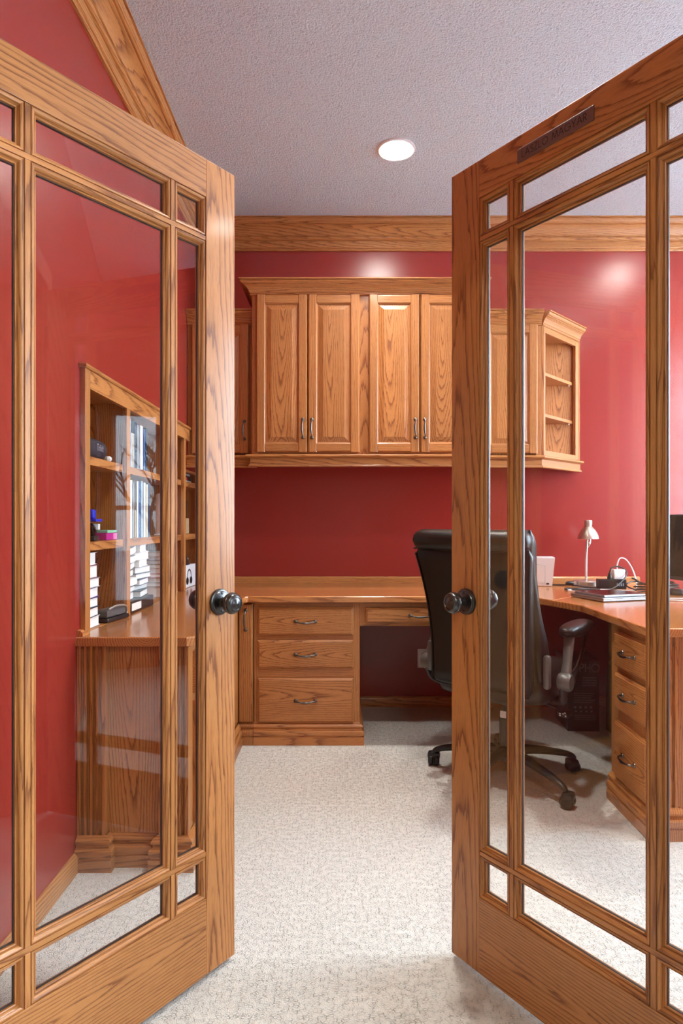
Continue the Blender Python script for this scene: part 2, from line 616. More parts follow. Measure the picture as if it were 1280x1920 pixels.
mb.box(OPN, XR+TH, YF-.13, YF, 0, ZC)
mb.box(-OPN, OPN, YF-.13, YF, OPZ, ZC)
struct('wall_front', mb, M_RED, 'wall around the double door opening')
# hall that the camera stands in
mb = MB(); mb.box(HX0-TH, HX0, HY0-TH, YF-.13, 0, ZC)
struct('wall_hall_left', mb, M_CREAM, 'tan hall wall on the left')
mb = MB()
mb.box(HX1, HX1+TH, HY0-TH, HW[0], 0, ZC); mb.box(HX1, HX1+TH, HW[1], YF-.13, 0, ZC)
mb.box(HX1, HX1+TH, HW[0], HW[1], 0, HW[2]); mb.box(HX1, HX1+TH, HW[0], HW[1], HW[3], ZC)
struct('wall_hall_right', mb, M_CREAM, 'tan hall wall with a large window on the right')
mb = MB(); mb.box(HX0-TH, HX1+TH, HY0-TH, HY0, 0, ZC)
struct('wall_hall_front', mb, M_CREAM, 'tan hall wall behind the viewer')
mb = MB()
mb.box(HX0, XL-TH, YF-.14, YF-.13, 0, ZC); mb.box(HX0, -OPN-.09, YF-.14, YF-.13, 0, ZC)
mb.box(OPN+.09, HX1, YF-.14, YF-.13, 0, ZC); mb.box(-OPN-.09, OPN+.09, YF-.14, YF-.13, OPZ+.09, ZC)
struct('wall_hall_back', mb, M_CREAM, 'tan hall face of the door wall')
mb = MB()   # door casing and jambs
for s in (-1, 1):
    a, b = sorted((s*(OPN-.018), s*OPN)); mb.box(a, b, YF-.15, YF+.002, 0, OPZ)
    a, b = sorted((s*(OPN-.01), s*(OPN+.085)))
    mb.box(a, b, YF-.165, YF-.142, 0, OPZ+.085); mb.box(a, b, YF, YF+.02, 0, OPZ+.085)
mb.box(-OPN, OPN, YF-.15, YF+.002, OPZ-.006, OPZ+.012)
mb.box(-OPN, OPN, YF-.165, YF-.142, OPZ, OPZ+.085); mb.box(-OPN, OPN, YF, YF+.02, OPZ, OPZ+.085)
struct('trim_3', mb, M_OAK, 'oak door casing around the opening')

CROWN = [(0, -.170), (.010, -.170), (.014, -.165), (.014, -.160), (.020, -.157), (.022, -.150), (.020, -.120), (.017, -.117), (.017, -.112),
         (.026, -.109), (.031, -.104), (.033, -.097), (.029, -.094), (.029, -.089), (.036, -.086), (.041, -.074), (.052, -.058), (.068, -.045),
         (.078, -.040), (.078, -.034), (.086, -.034), (.094, -.029), (.101, -.020), (.104, -.011), (.100, -.010), (.100, -.005), (.110, -.004), (.110, 0), (0, 0)]
cp = [(p, ZC+z) for p, z in CROWN]
mb = MB(); mb.sweep([(XL, YF), (XL, YB), (XR, YB)], cp)
# split the two walls into two pieces so each has its own grain
mbL, mbB = MB(), MB()
k = len(cp)
Lr = [(XL+p, YF, z) for p, z in cp]; Lc = [(XL+p, YB-p, z) for p, z in cp]; Br = [(XR, YB-p, z) for p, z in cp]
mbL.loops([Lr, Lc]); mbB.loops([Lc, Br])
struct('trim_1', mbL, M_OAK, 'oak crown moulding along the left wall', 1, 18)
struct('trim_2', mbB, M_OAK, 'oak crown moulding along the back wall', 0, 18)
BASE = [(0, 0), (.014, 0), (.014, .05), (.010, .058), (.004, .064), (0, .064)]
mb = MB(); mb.sweep([(XL, YF+.02), (XL, 2.07)], BASE)
struct('baseboard_left', mb, M_OAK, 'oak baseboard along the red left wall', 1, 35)
mb = MB(); mb.sweep([(.10, YB), (XR, YB)], BASE)
struct('baseboard_back', mb, M_OAK, 'oak baseboard under the desk on the back wall', 0, 35)


def screen_mat():
    m, nt, n, l, p = new_mat('dimming_screen')
    n.remove(p)
    a = n.new('ShaderNodeBsdfTransparent'); a.inputs[0].default_value = (1, 1, 1, 1)
    b = n.new('ShaderNodeBsdfDiffuse'); b.inputs[0].default_value = (.09, .09, .10, 1)
    mx = n.new('ShaderNodeMixShader'); mx.inputs[0].default_value = .58
    l.new(a.outputs[0], mx.inputs[1]); l.new(b.outputs[0], mx.inputs[2])
    l.new(mx.outputs[0], n['Material Output'].inputs['Surface'])
    return m


M_DIMMING = screen_mat()


def window(name, label, y0, y1, z0, z1, cols=1):
    e = bpy.data.objects.new(name, None); C.objects.link(e)
    tag(e, label, None, None, 'structure')
    mb = MB()
    for a, b, c, d in ((y0-.07, y0+.02, z0-.07, z1+.07), (y1-.02, y1+.07, z0-.07, z1+.07)):
        mb.box(XR-.018, XR+.004, a, b, c, d)
    mb.box(XR-.018, XR+.004, y0, y1, z1-.02, z1+.07); mb.box(XR-.03, XR+.004, y0-.08, y1+.08, z0-.05, z0+.012)
    obj('window_casing', mb, M_OAK, e)
    w = (y1-y0)/cols
    for i in range(cols):
        a, b = y0+i*w, y0+(i+1)*w
        mb = MB()
        mb.box(XR+.03, XR+.07, a, a+.045, z0, z1); mb.box(XR+.03, XR+.07, b-.045, b, z0, z1)
        mb.box(XR+.03, XR+.07, a, b, z0, z0+.05); mb.box(XR+.03, XR+.07, a, b, z1-.05, z1)
        mb.box(XR+.035, XR+.065, a, b, (z0+z1)/2-.018, (z0+z1)/2+.018)
        s = obj('window_sash', mb, M_TRIM, e)
        for q0, q1 in ((z0+.05, (z0+z1)/2-.018), ((z0+z1)/2+.018, z1-.05)):
            g = MB(); g.box(XR+.048, XR+.052, a+.045, b-.045, q0, q1)
            obj('pane', g, M_GLASS, s)
    if cols == 1:
        g = MB(); g.box(XR+.084, XR+.0845, y0+.01, y1-.01, z0+.01, z1-.01)
        obj('dimming_screen', g, M_DIMMING, e)  # added unseen sheet that dims the sky mirrored in the door glass
    return e


window('window_1', 'narrow white sash window mirrored in the left glass door', *W1)
window('window_2', 'unseen wide white sash window beside the desk, enlarged for daylight', *W2, cols=2)
e = bpy.data.objects.new('window_3', None); C.objects.link(e)
tag(e, 'large window in the right hall wall', None, None, 'structure')
mb = MB()
for i in range(4):
    y = HW[0] + (HW[1]-HW[0])*i/3
    mb.box(HX1+.03, HX1+.08, y-.03, y+.03, HW[2], HW[3])
mb.box(HX1+.03, HX1+.08, HW[0], HW[1], HW[2], HW[2]+.05); mb.box(HX1+.03, HX1+.08, HW[0], HW[1], HW[3]-.05, HW[3])
obj('window_frame', mb, M_TRIM, e)

# outdoors seen only in the door glass
mb = MB(); mb.box(-30, 40, -30, 30, -.75, -.7)
M_BOUNCE = colour('bounce_snow', (.78, .79, .82), .95)  # invented snow cover, white so it bounces daylight up to the ceiling
struct('ground_outside', mb, M_BOUNCE, 'ground outside the windows, snow white added to bounce light')
M_BARK = colour('grey_bark', (.12, .10, .085), .9)


def bare_tree(loc, h, label):
    mb = MB()

    def grow(p, d, L, r, lev):
        q = p + d*L
        mid = p + d*L*.5 + Vector((random.uniform(-1, 1), random.uniform(-1, 1), 0))*L*.06
        mb.tube([p, mid, q], [r, r*.85, r*.68], 5, 2)
        if lev == 0:
            return
        for i in range(3 if lev > 1 else 4):
            dd = (d + Vector((random.uniform(-1, 1), random.uniform(-1, 1), random.uniform(-.2, .7)))*.75).normalized()
            grow(p + (q-p)*random.uniform(.6, 1), dd, L*random.uniform(.6, .78), r*.6, lev-1)
    grow(Vector((0, 0, 0)), Vector((0, 0, 1)), h, .09, 5)
    o = obj('bare_tree', mb, M_BARK, loc=loc)
    tag(o, label, 'tree', 'bare trees outside')


bare_tree((9.2, 1.6, -.7), 1.5, 'leafless tree outside the narrow window, its trunk nearest the glass')
bare_tree((12.5, 2.6, -.7), 1.9, 'taller leafless tree standing further off outside the narrow window')

# ------------------------------------------------------------------ french doors
DW, DH, DT, DZ = .734, 2.03, .035, .014
STILE, TOPR, BOTR = .0955, .094, .190
MU = .012                                   # flat face of a muntin
STK = .015                                  # width of the moulded sticking
# openings between flat faces (local x from the free edge, z from the door bottom)
VC = .1955                                  # vertical muntin centre from each edge
HC_T, HC_B = .197, .300                     # horizontal muntin centre from top / bottom
COLS = [(STILE, VC-MU/2), (VC+MU/2, DW-VC-MU/2), (DW-VC+MU/2, DW-STILE)]
ROWS = [(BOTR, HC_B-MU/2), (HC_B+MU/2, DH-HC_T-MU/2), (DH-HC_T+MU/2, DH-TOPR)]


def french_door(name, label, free, ang, side, nameplate=False):
    # local frame: +x from free edge towards the hinge (side=-1 left leaf) seen from the hall face at y=0, door body at y>0
    e = bpy.data.objects.new(name, None); C.objects.link(e)
    tag(e, label, None, None, 'structure')
    e.location = (free[0], free[1], DZ)
    e.rotation_euler = (0, 0, ang)
    S = side

    def X(a, b):
        return (S*b, S*a) if S < 0 else (a, b)

    def part(nm, x0, x1, z0, z1, g, y0=0.0, y1=DT):
        m = MB(); a, b = X(x0, x1); m.box(a, b, y0, y1, z0, z1, .0012)
        return obj(nm, m, M_OAK, e, g)
    st = part('stile', 0, STILE, 0, DH, 2)
    part('stile', DW-STILE, DW, 0, DH, 2)
    part('top_rail', STILE, DW-STILE, DH-TOPR, DH, 0)
    part('bottom_rail', STILE, DW-STILE, 0, BOTR, 0)
    for zc in (HC_B, DH-HC_T):
        part('muntin', STILE, DW-STILE, zc-MU/2, zc+MU/2, 0, .0012, DT-.0012)
    for xc in (VC, DW-VC):
        for z0, z1 in ROWS:
            part('muntin', xc-MU/2, xc+MU/2, z0, z1, 2, .0012, DT-.0012)
    half = [(0, .0004), (.0004, .0040), (.0014, .0040), (.0018, .0022), (.0040, .0022), (.0068, .0036), (.0088, .0062), (.0096, .0095),
            (.0108, .0115), (.0112, .0105), (.0126, .0096), (.0140, .0105), (.0146, .0125), (.0146, DT/2)]
    prof = half + [(i, DT-y) for i, y in reversed(half[:-1])]
    for x0, x1 in COLS:
        for z0, z1 in ROWS:
            a, b = X(x0, x1)
            m = MB(); m.box(a+.0135, b-.0135, DT/2-.002, DT/2+.002, z0+.0135, z1-.0135)
            p = obj('pane', m, M_GLASS, e)
            # four mitred bead lengths, each with grain along its run
            for q in range(4):
                m = MB(); rings = [[], []]
                for i, y in prof:
                    c = [(a+i, y, z0+i), (b-i, y, z0+i), (b-i, y, z1-i), (a+i, y, z1-i)]
                    rings[0].append(c[q]); rings[1].append(c[(q+1) % 4])
                # close behind the bead inside the frame
                for rr, qq in ((rings[0], q), (rings[1], (q+1) % 4)):
                    c0 = [(a, 0, z0), (b, 0, z0), (b, 0, z1), (a, 0, z1)][qq]
                    rr.append((c0[0], DT-.0025, c0[2]))
                m.loops(rings, False, False, closed=False)
                obj('glazing_bead', m, M_OAK, p, 0 if q % 2 == 0 else 2, 24)
            m = MB()
            m.rect_steps(a+.0135, b-.0135, z0+.0135, z1-.0135, [(0, DT/2-.0024), (.0022, DT/2-.0024), (.0022, DT/2+.0024), (0, DT/2+.0024)], False, False)
            obj('glazing_seal', m, M_GASKET, p)
    # knobs, both faces
    kz = .924; kx = S*.052
    for face in (-1, 1):
        y = 0 if face < 0 else DT
        rot = (R(90), 0, 0) if face < 0 else (R(-90), 0, 0)
        m = MB(); m.lathe([(.0, -.001), (.0335, -.001), (.0335, .003), (.032, .006), (.029, .0075), (.028, .0075), (.0265, .0095), (.018, .0105), (.014, .012), (.0, .012)], 36, False)
        k = obj('knob_rosette', m, M_BRONZE, e, None, 35, (kx, y, kz), rot)
        m = MB(); m.lathe([(.0, .010), (.0135, .010), (.0115, .016), (.0105, .024), (.0125, .029), (.019, .032), (.0245, .037),
                           (.0272, .044), (.0272, .049), (.0255, .0505), (.0255, .0525), (.024, .057), (.0205, .0605), (.0165, .062),
                           (.0155, .0605), (.0135, .0605), (.0095, .0625), (.0, .0645)], 36, False)
        obj('knob', m, M_BRONZE, k, None, 30)
        for q in (-1, 1):
            m = MB(); m.lathe([(.0, .0), (.0036, .0), (.0034, .0013), (.0, .0016)], 10, False)
            obj('screw', m, M_BLACKP, k, None, 40, (0, q*.0225, .0095))
    for hz in (.2, 1.0, 1.8):
        m = MB(); m.at(TX((S*(DW+.004), .002, hz))).lathe([(.006, 0), (.006, .09)], 12)
        obj('hinge', m, M_BRONZE, e, None, 40)
    if nameplate:
        m = MB(); m.box(0, .199, -.0035, 0, 0, .032, .001)
        pl = obj('nameplate', m, M_PLATE, e, loc=(.216, 0, DH-.066), label='small brown engraved nameplate')
        m = MB()
        w = lettering(MB(), 'LASZLO MAGYAR', 1, .1, .17)
        h = .172/w
        lettering(m, 'LASZLO MAGYAR', h, .0016, .17, .014, .016-h/2, -.0039)
        obj('lettering', m, M_INK, pl)
    return e


AL, AR_ = R(37.2), R(35.1)
FL, FR = (-.2785, 1.648), (.2885, 1.656)
# left leaf: local -x runs from the free edge to the hinge; local +y points away from the hall face
french_door('door_1', 'left oak french door with nine glass panes, swung inward', FL, math.pi/2 - AL, -1)
french_door('door_2', 'right oak french door with nine glass panes and a nameplate', FR, -(math.pi/2 - AR_), 1, True)

# ------------------------------------------------------------------ cabinet pieces
def handle_mesh():
    m = MB()
    m.tube([(-.050, -.004, 0), (-.047, -.018, 0), (-.034, -.026, -.001), (-.017, -.027, -.004), (0, -.028, -.005),
            (.017, -.027, -.004), (.034, -.026, -.001), (.047, -.018, 0), (.050, -.004, 0)],
           [.0045, .0042, .0036, .0050, .0058, .0050, .0036, .0042, .0045], 8, 3)
    for s in (-1, 1):
        m.at(TX((s*.050, 0, 0), 0, R(90))).lathe([(.0, 0), (.0095, 0), (.0095, .003), (.007, .006), (.0, .008)], 14, False)
    m.at(Matrix.Identity(4))
    o = obj('handle', m, M_PULL, None, None, 50)
    me = o.data
    bpy.data.objects.remove(o)
    return me


HANDLE = handle_mesh()


def handle(parent, x, y, z, vertical=False):
    return link_mesh('handle', HANDLE, parent, (x, y, z), (0, R(90) if vertical else 0, 0))


def drawer(parent, x0, x1, z0, z1, yf, hx=None, hz=None):
    m = MB()
    m.rect_steps(x0, x1, z0, z1, [(0, yf+.02), (0, yf+.009), (.003, yf+.007), (.009, yf+.0015), (.011, yf)])
    d = obj('drawer', m, M_OAK, parent, 0)
    handle(d, (x0+x1)/2 if hx is None else hx, yf, (z0+z1)/2 if hz is None else hz)
    return d


def panel_door(parent, x0, x1, z0, z1, yf, hx=None, hz=None, sw=.055):
    # raised panel
    m = MB()
    i0 = sw-.008
    m.rect_steps(x0+i0, x1-i0, z0+i0, z1-i0, [(0, yf+.018), (0, yf+.010), (.010, yf+.0095), (.034, yf+.0025), (.036, yf+.0015)])
    d = obj('door', m, M_OAK, parent, 2)
    # frame: bevelled outer edge, stepped inner edge, mitre-free stiles and rails
    t = .02
    for a, b in ((x0, x0+sw), (x1-sw, x1)):
        left = a == x0
        m = MB()
        pr = [(0, yf+t), (0, yf+.008), (.005, yf+.001), (.008, yf), (sw-.010, yf), (sw-.006, yf+.003), (sw-.0045, yf+.007), (sw, yf+.008), (sw, yf+t)]
        ring = lambda z: [((x0+p) if left else (x1-p), y, z) for p, y in pr]
        m.loops([ring(z0), ring(z1)])
        obj('stile', m, M_OAK, d, 2)
    for lo in (True, False):
        m = MB()
        pr = [(0, yf+t), (0, yf+.008), (.005, yf+.0012), (.008, yf+.0003), (sw-.010, yf+.0003), (sw-.006, yf+.003), (sw-.0045, yf+.007), (sw, yf+.008), (sw, yf+t)]
        ring = lambda x: [(x, y, (z0+p) if lo else (z1-p)) for p, y in pr]
        m.loops([ring(x0+sw-.006), ring(x1-sw+.006)])
        obj('rail', m, M_OAK, d, 0)
    if hx is not None:
        handle(d, hx, yf, hz, True)
    return d


def bar(parent, nm, x0, x1, y0, y1, z0, z1, g=None, mat=None, bev=.001):
    m = MB(); m.box(x0, x1, y0, y1, z0, z1, bev)
    return obj(nm, m, mat or M_OAK, parent, g)


PL = [(0, 0), (.022, 0), (.022, .040), (.017, .042), (.017, .048), (.022, .050), (.022, .068), (.019, .073), (.012, .075), (.010, .083), (.016, .090), (.016, .096), (.010, .104), (.003, .107), (0, .112)]


def pilaster(parent, x0, x1, z0, z1, y0, y1, n=4):
    # fluted board facing -Y
    w = x1-x0; mgn = .008; g = (w-2*mgn)/n
    pts = [(x0, y1), (x0, y0)]
    for i in range(n):
        a = x0+mgn+i*g
        pts += [(a+g*.18, y0), (a+g*.22, y0+.010), (a+g*.5, y0+.014), (a+g*.78, y0+.010), (a+g*.82, y0)]
    pts += [(x1, y0), (x1, y1)]
    m = MB(); m.loops([[(x, y, z0) for x, y in pts], [(x, y, z1) for x, y in pts]])
    return obj('pilaster', m, M_OAK, parent, 2)


DZS = ((.560, .703), (.392, .536), (.114, .342))     # drawer fronts
TOPZ, TOPT = .764, .032
UZ = TOPZ-TOPT

# back run: drawer stack beside the knee space
t = thing('drawer_cabinet', 'oak three-drawer base cabinet against the back wall left of knee space', 'cabinet', (0, 3.245, 0))
bar(t, 'carcass', -.448, .090, .012, .655, .02, UZ-.001, 2)
bar(t, 'face_stile', -.4495, -.428, 0, .02, .09, UZ-.001, 2); bar(t, 'face_stile', .060, .0935, 0, .02, .09, UZ-.001, 2)
for a, b in ((.703, UZ-.001), (.536, .560), (.342, .392), (.09, .114)):
    bar(t, 'face_rail', -.428, .060, 0, .02, a, b, 0)
for z0, z1 in DZS:
    drawer(t, -.430, .061, z0, z1, -.02)
m = MB(); m.sweep([(-.4505, .0), (.0935, .0), (.0935, .64)], PL); obj('plinth', m, M_OAK, t, 0)

# pencil drawer over the knee space
t = thing('pencil_drawer_unit', 'shallow oak pencil drawer under the desk above knee space', 'drawer', (0, 3.245, 0))
bar(t, 'face_rail', .094, .90, 0, .02, .703, UZ-.001, 0); bar(t, 'face_rail', .094, .90, 0, .02, .606, .622, 0)
bar(t, 'face_stile', .094, .122, 0, .02, .622, .703, 2); bar(t, 'face_stile', .675, .90, 0, .02, .622, .703, 2)
bar(t, 'drawer_box', .12, .68, .02, .5, .61, .70, 1)
drawer(t, .122, .675, .6225, .702, -.02, hx=.400)

# corner unit between left and back runs with its folding door
t = thing('corner_cabinet', 'oak corner base cabinet with narrow folding door and vertical pull', 'cabinet', (0, 3.245, 0))
bar(t, 'carcass', -.865, -.4515, .012, .655, .02, UZ-.001, 2)
bar(t, 'carcass', -.865, -.545, -.385, .011, .02, UZ-.001, 2)
m = MB(); m.rect_steps(-.527, -.454, .116, .722, [(0, .0), (0, -.012), (.004, -.018), (.006, -.02)]); d = obj('door', m, M_OAK, t, 2)
handle(d, -.489, -.02, .640, True)
m = MB(); m.at(TX((-.527, 0, 0), R(90))).rect_steps(-.36, -.022, .116, .722, [(0, .018), (0, .006), (.004, .001), (.006, .0)]); obj('door', m, M_OAK, t, 2)
m = MB(); m.sweep([(-.527, -.385), (-.527, .0), (-.452, .0)], PL); obj('plinth', m, M_OAK, t, 1)

# left run with fluted end facing the doors
LY0 = 2.075
t = thing('end_cabinet', 'oak base cabinet along left wall with fluted end panel', 'cabinet', (0, LY0, 0))
bar(t, 'end_panel', -.868, -.512, .030, .05, .02, UZ-.001, 2)
bar(t, 'carcass', -.868, -.512, .05, .78, .02, UZ-.001, 1)
pilaster(t, -.868, -.775, .09, UZ-.001, .0, .035, 4)
pilaster(t, -.600, -.503, .09, UZ-.001, .0, .035, 4)
# face toward the room (+X)
fx = lambda y0, y1, z0, z1, nm, g: bar(t, nm, -.514, -.505, y0, y1, z0, z1, g)
fx(.035, .075, .09, UZ-.001, 'face_stile', 2); fx(.40, .45, .09, UZ-.001, 'face_stile', 2); fx(.73, .78, .09, UZ-.001, 'face_stile', 2)
fx(.075, .74, .703, UZ-.001, 'face_rail', 1); fx(.075, .74, .53, .56, 'face_rail', 1); fx(.075, .74, .09, .123, 'face_rail', 1)
for a, b in ((.07, .405), (.445, .74)):
    for z0, z1, nm in ((.560, .703, 'drawer'), (.123, .535, 'door')):
        m = MB(); m.at(TX((-.487, 0, 0), R(90)))
        m.rect_steps(a, b, z0, z1, [(0, .018), (0, .009), (.003, .007), (.009, .0015), (.011, 0)])
        d = obj(nm, m, M_OAK, t, 1 if nm == 'drawer' else 2)
        link_mesh('handle', HANDLE, d, (-.487, (a+b)/2 if nm == 'drawer' else a+.03, .63 if nm == 'drawer' else .46), (0, R(90) if nm == 'door' else 0, R(90)))
path = [(-.868, 0), (-.770, 0), (-.770, .032), (-.606, .032), (-.606, 0), (-.503, 0), (-.503, .42)]
m = MB(); m.sweep(path, PL); obj('plinth', m, M_OAK, t, 0)

# right run drawer unit (drawers face left), fluted end toward the doors
RX, RY0, RY1, RX1 = 1.117, 2.275, 2.615, 1.80
t = thing('drawer_cabinet', 'oak three-drawer pedestal behind the right glass door, drawers facing the chair', 'cabinet', (RX, RY1, 0), -math.pi/2)
L = RY1-RY0
bar(t, 'carcass', .001, L-.03, .012, RX1-RX, .02, UZ-.001, 2)
bar(t, 'face_stile', 0, .06, 0, .02, .09, UZ-.001, 2); bar(t, 'face_stile', L-.055, L, 0, .02, .09, UZ-.001, 2)
for a, b in ((.703, UZ-.001), (.536, .560), (.342, .392), (.09, .114)):
    bar(t, 'face_rail', .06, L-.055, 0, .02, a, b, 0)
for z0, z1 in DZS:
    drawer(t, .062, L-.004, z0, z1, -.02)
bar(t, 'end_panel', L-.03, L-.012, .02, RX1-RX, .02, UZ-.001, 2)
bar(t, 'light_block_panel', -1.285, -.001, RX1-RX-.02, RX1-RX, .02, UZ-.001, 0)  # added unseen panel keeping window daylight out from under the desk
# fluted pilasters on the end (turned to face the hall)
for a, b in ((0.0, .095), (.56, RX1-RX)):
    w = b-a; g = (w-.016)/4
    pts = [(L-.03, a), (L, a)]
    for i in range(4):
        q = a+.008+i*g
        pts += [(L, q+g*.18), (L-.010, q+g*.22), (L-.014, q+g*.5), (L-.010, q+g*.78), (L, q+g*.82)]
    pts += [(L, b), (L-.03, b)]
    m = MB(); m.loops([[(x, y, .09) for x, y in pts], [(x, y, UZ-.001) for x, y in pts]])
    obj('pilaster', m, M_OAK, t, 2)
m = MB(); m.sweep([(0, .0), (L, 0), (L, .102), (L-.028, .102), (L-.028, .553), (L, .553), (L, RX1-RX)], PL); obj('plinth', m, M_OAK, t, 0)

# continuous desktop in three mitred boards
t = thing('desktop', 'glossy oak desktop wrapping around three sides of the room', 'desktop', (0, 0, 0))
LE, BE, RE, LF, RF, RS = -.484, 3.195, 1.083, 2.066, 2.235, 1.83
b1 = [(XL, LF), (LE-.022, LF), (LE, LF+.022), (LE, BE-.012), (LE+.012, BE), (XL, YB-.001)]
b2 = [(LE+.012, BE), (.945, BE), (1.013, 3.035), (1.83, YB-.001), (XL, YB-.001)]
b3 = [(1.013, 3.035), (RE, 2.86), (RE, RF), (RS, RF), (RS, YB-.001)]
for b, g in ((b1, 1), (b2, 0), (b3, 1)):
    m = MB(); m.prism(b, UZ, TOPZ, .005); obj('top_board', m, M_TOP, t, g)
m = MB(); m.sweep([(XL, YB-.0005), (1.835, YB-.0005)], [(0, TOPZ), (.018, TOPZ), (.018, TOPZ+.03), (.012, TOPZ+.038), (0, TOPZ+.040)]); obj('back_ledge', m, M_OAK, t, 0)
m = MB(); m.at(TX((XL, LF+.012, TOPZ), 0, 0, 0)).loops([[(p, y, z) for p, z in [(0, 0), (.02, 0), (.019, .010), (.012, .018), (0, .02)]] for y in (0, .05)]); obj('end_stop', m, M_OAK, t, 1)

# ------------------------------------------------------------------ upper cabinets
CR = [(0, 0), (.008, 0), (.011, .004), (.009, .008), (.009, .012), (.013, .014), (.017, .026), (.026, .038), (.037, .046), (.043, .048), (.043, .053), (.050, .054), (.056, .060), (.058, .067), (.055, .068), (.055, .071), (.064, .072), (.064, .078), (0, .078)]
UB, UBT = 1.512, 1.500

t = thing('wall_cabinet', 'tall oak wall cabinet with four raised-panel doors in the centre', 'cabinet', (0, 3.50, 0))
MX0, MX1, MTOP = -.496, .752, 2.405
bar(t, 'carcass', MX0, MX1, .018, YB-3.50-.002, UB, MTOP, 2)
dw = [(-.471, -.189), (-.185, .099), (.151, .430), (.436, .718)]
for a, b in ((MX0, -.462), (.09, .160), (.709, MX1)):
    bar(t, 'face_stile', a, b, 0, .02, UB, MTOP, 2)
bar(t, 'face_rail', -.462, .709, 0.0005, .02, MTOP-.03, MTOP, 0); bar(t, 'face_rail', -.462, .709, .0005, .02, UB, UB+.03, 0)
for i, (a, b) in enumerate(dw):
    panel_door(t, a, b, 1.526, 2.394, -.02, (b-.023) if i % 2 == 0 else (a+.023), 1.655)
m = MB(); m.sweep([(MX0, .36), (MX0, 0), (MX1, 0), (MX1, .36)], [(p, 2.393+z) for p, z in CR]); obj('crown', m, M_OAK, t, 0)

t = thing('wall_cabinet', 'lower oak wall cabinet in the left corner, half hidden by left door', 'cabinet', (0, 3.565, 0))
bar(t, 'carcass', XL+.002, MX0-.002, .018, YB-3.565-.002, UB, 2.258, 2)
bar(t, 'face_stile', XL+.002, -.835, 0, .02, UB, 2.258, 2); bar(t, 'face_stile', -.53, MX0-.002, 0, .02, UB, 2.258, 2)
bar(t, 'face_rail', -.835, -.53, 0.0005, .02, 2.226, 2.258, 0)
panel_door(t, -.842, -.522, 1.526, 2.248, -.02, -.545, 1.655)
m = MB(); m.sweep([(XL+.002, 0), (MX0-.002, 0)], [(p*.8, 2.248+z) for p, z in CR]); obj('crown', m, M_OAK, t, 0)

t = thing('wall_cabinet', 'lower oak wall cabinet behind right glass door, beside the open shelves', 'cabinet', (0, 3.565, 0))
UX0, UX1 = MX1+.002, 1.128
bar(t, 'carcass', UX0, UX1, .018, YB-3.565-.002, UB, 2.258, 2)
bar(t, 'face_stile', UX0, UX0+.03, 0, .02, UB, 2.258, 2); bar(t, 'face_stile', 1.095, UX1, 0, .02, UB, 2.258, 2)
bar(t, 'face_rail', UX0+.03, 1.095, 0.0005, .02, 2.226, 2.258, 0)
panel_door(t, .790, 1.102, 1.526, 2.248, -.02)
m = MB(); m.sweep([(UX0, 0), (UX1, 0)], [(p*.8, 2.248+z) for p, z in CR]); obj('crown', m, M_OAK, t, 0)

# angled open shelf end
EX = UX1+.002
t = thing('open_shelf_unit', 'angled oak open shelf unit ending the wall cabinets on the right', 'shelf unit', (EX, 3.565, 0))
D = YB-3.565-.003
dia = math.sqrt(2)*D
tri = [(0, 0), (D-.012, D-.012), (D-.012, D), (0, D)]
fr = TX((0, 0, 0), R(45))
bar(t, 'side_panel', 0, .012, 0, D, UB, 2.258, 2); bar(t, 'back_panel', 0, D, D-.01, D, UB, 2.258, 2)
for z in (UB, 2.238):
    m = MB(); m.prism(tri, z, z+.02); obj('panel', m, M_OAK, t, 0)
for z in (1.742, 1.978):
    m = MB(); m.prism([(.013, .03), (D-.045, D-.012), (.013, D-.012)], z, z+.018); obj('shelf', m, M_OAK, t, 0)
    m = MB(); m.at(TX((D-.075, D-.03, z-.008))).lathe([(.004, 0), (.004, .008)], 8); obj('shelf_pin', m, M_WHITE, t)
for a, b in ((0, .042), (dia-.05, dia-.008)):
    m = MB().at(fr); m.box(a, b, 0, .018, UB, 2.258, .001); obj('face_stile', m, M_OAK, t, 2)
for a, b in ((UB, UB+.035), (2.216, 2.258)):
    m = MB().at(fr); m.box(.042, dia-.05, 0.0005, .018, a, b, .001); obj('face_rail', m, M_OAK, t, 0)
m = MB(); m.sweep([(0, 0), (D-.006, D-.006)], [(p*.8, 2.248+z) for p, z in CR]); obj('crown', m, M_OAK, t, 0)

# light valance under all the wall cabinets
t = thing('cabinet_valance', 'long oak light valance running beneath the wall cabinets', 'valance', (0, 0, 0))
VP = [(-.03, 1.445), (.004, 1.445), (.006, 1.449), (.004, 1.455), (-.004, 1.458), (-.004, 1.492), (.008, 1.495), (.020, 1.500), (.020, 1.507), (.016, 1.511), (-.03, 1.511)]
m = MB(); m.sweep([(XL+.003, 3.535), (MX0-.01, 3.535), (MX0-.01, 3.478), (MX1+.01, 3.478), (MX1+.01, 3.54), (EX-.005, 3.54), (EX+D, 3.54+D-.002)], VP)
obj('moulding', m, M_OAK, t, 0)
m = MB(); m.prism([(XL+.003, 3.55), (MX0, 3.55), (MX0, 3.5), (MX1, 3.5), (MX1, 3.56), (EX, 3.56), (EX+D-.03, YB-.003), (XL+.003, YB-.003)], 1.497, 1.5105)
obj('bottom_board', m, M_OAK, t, 0)

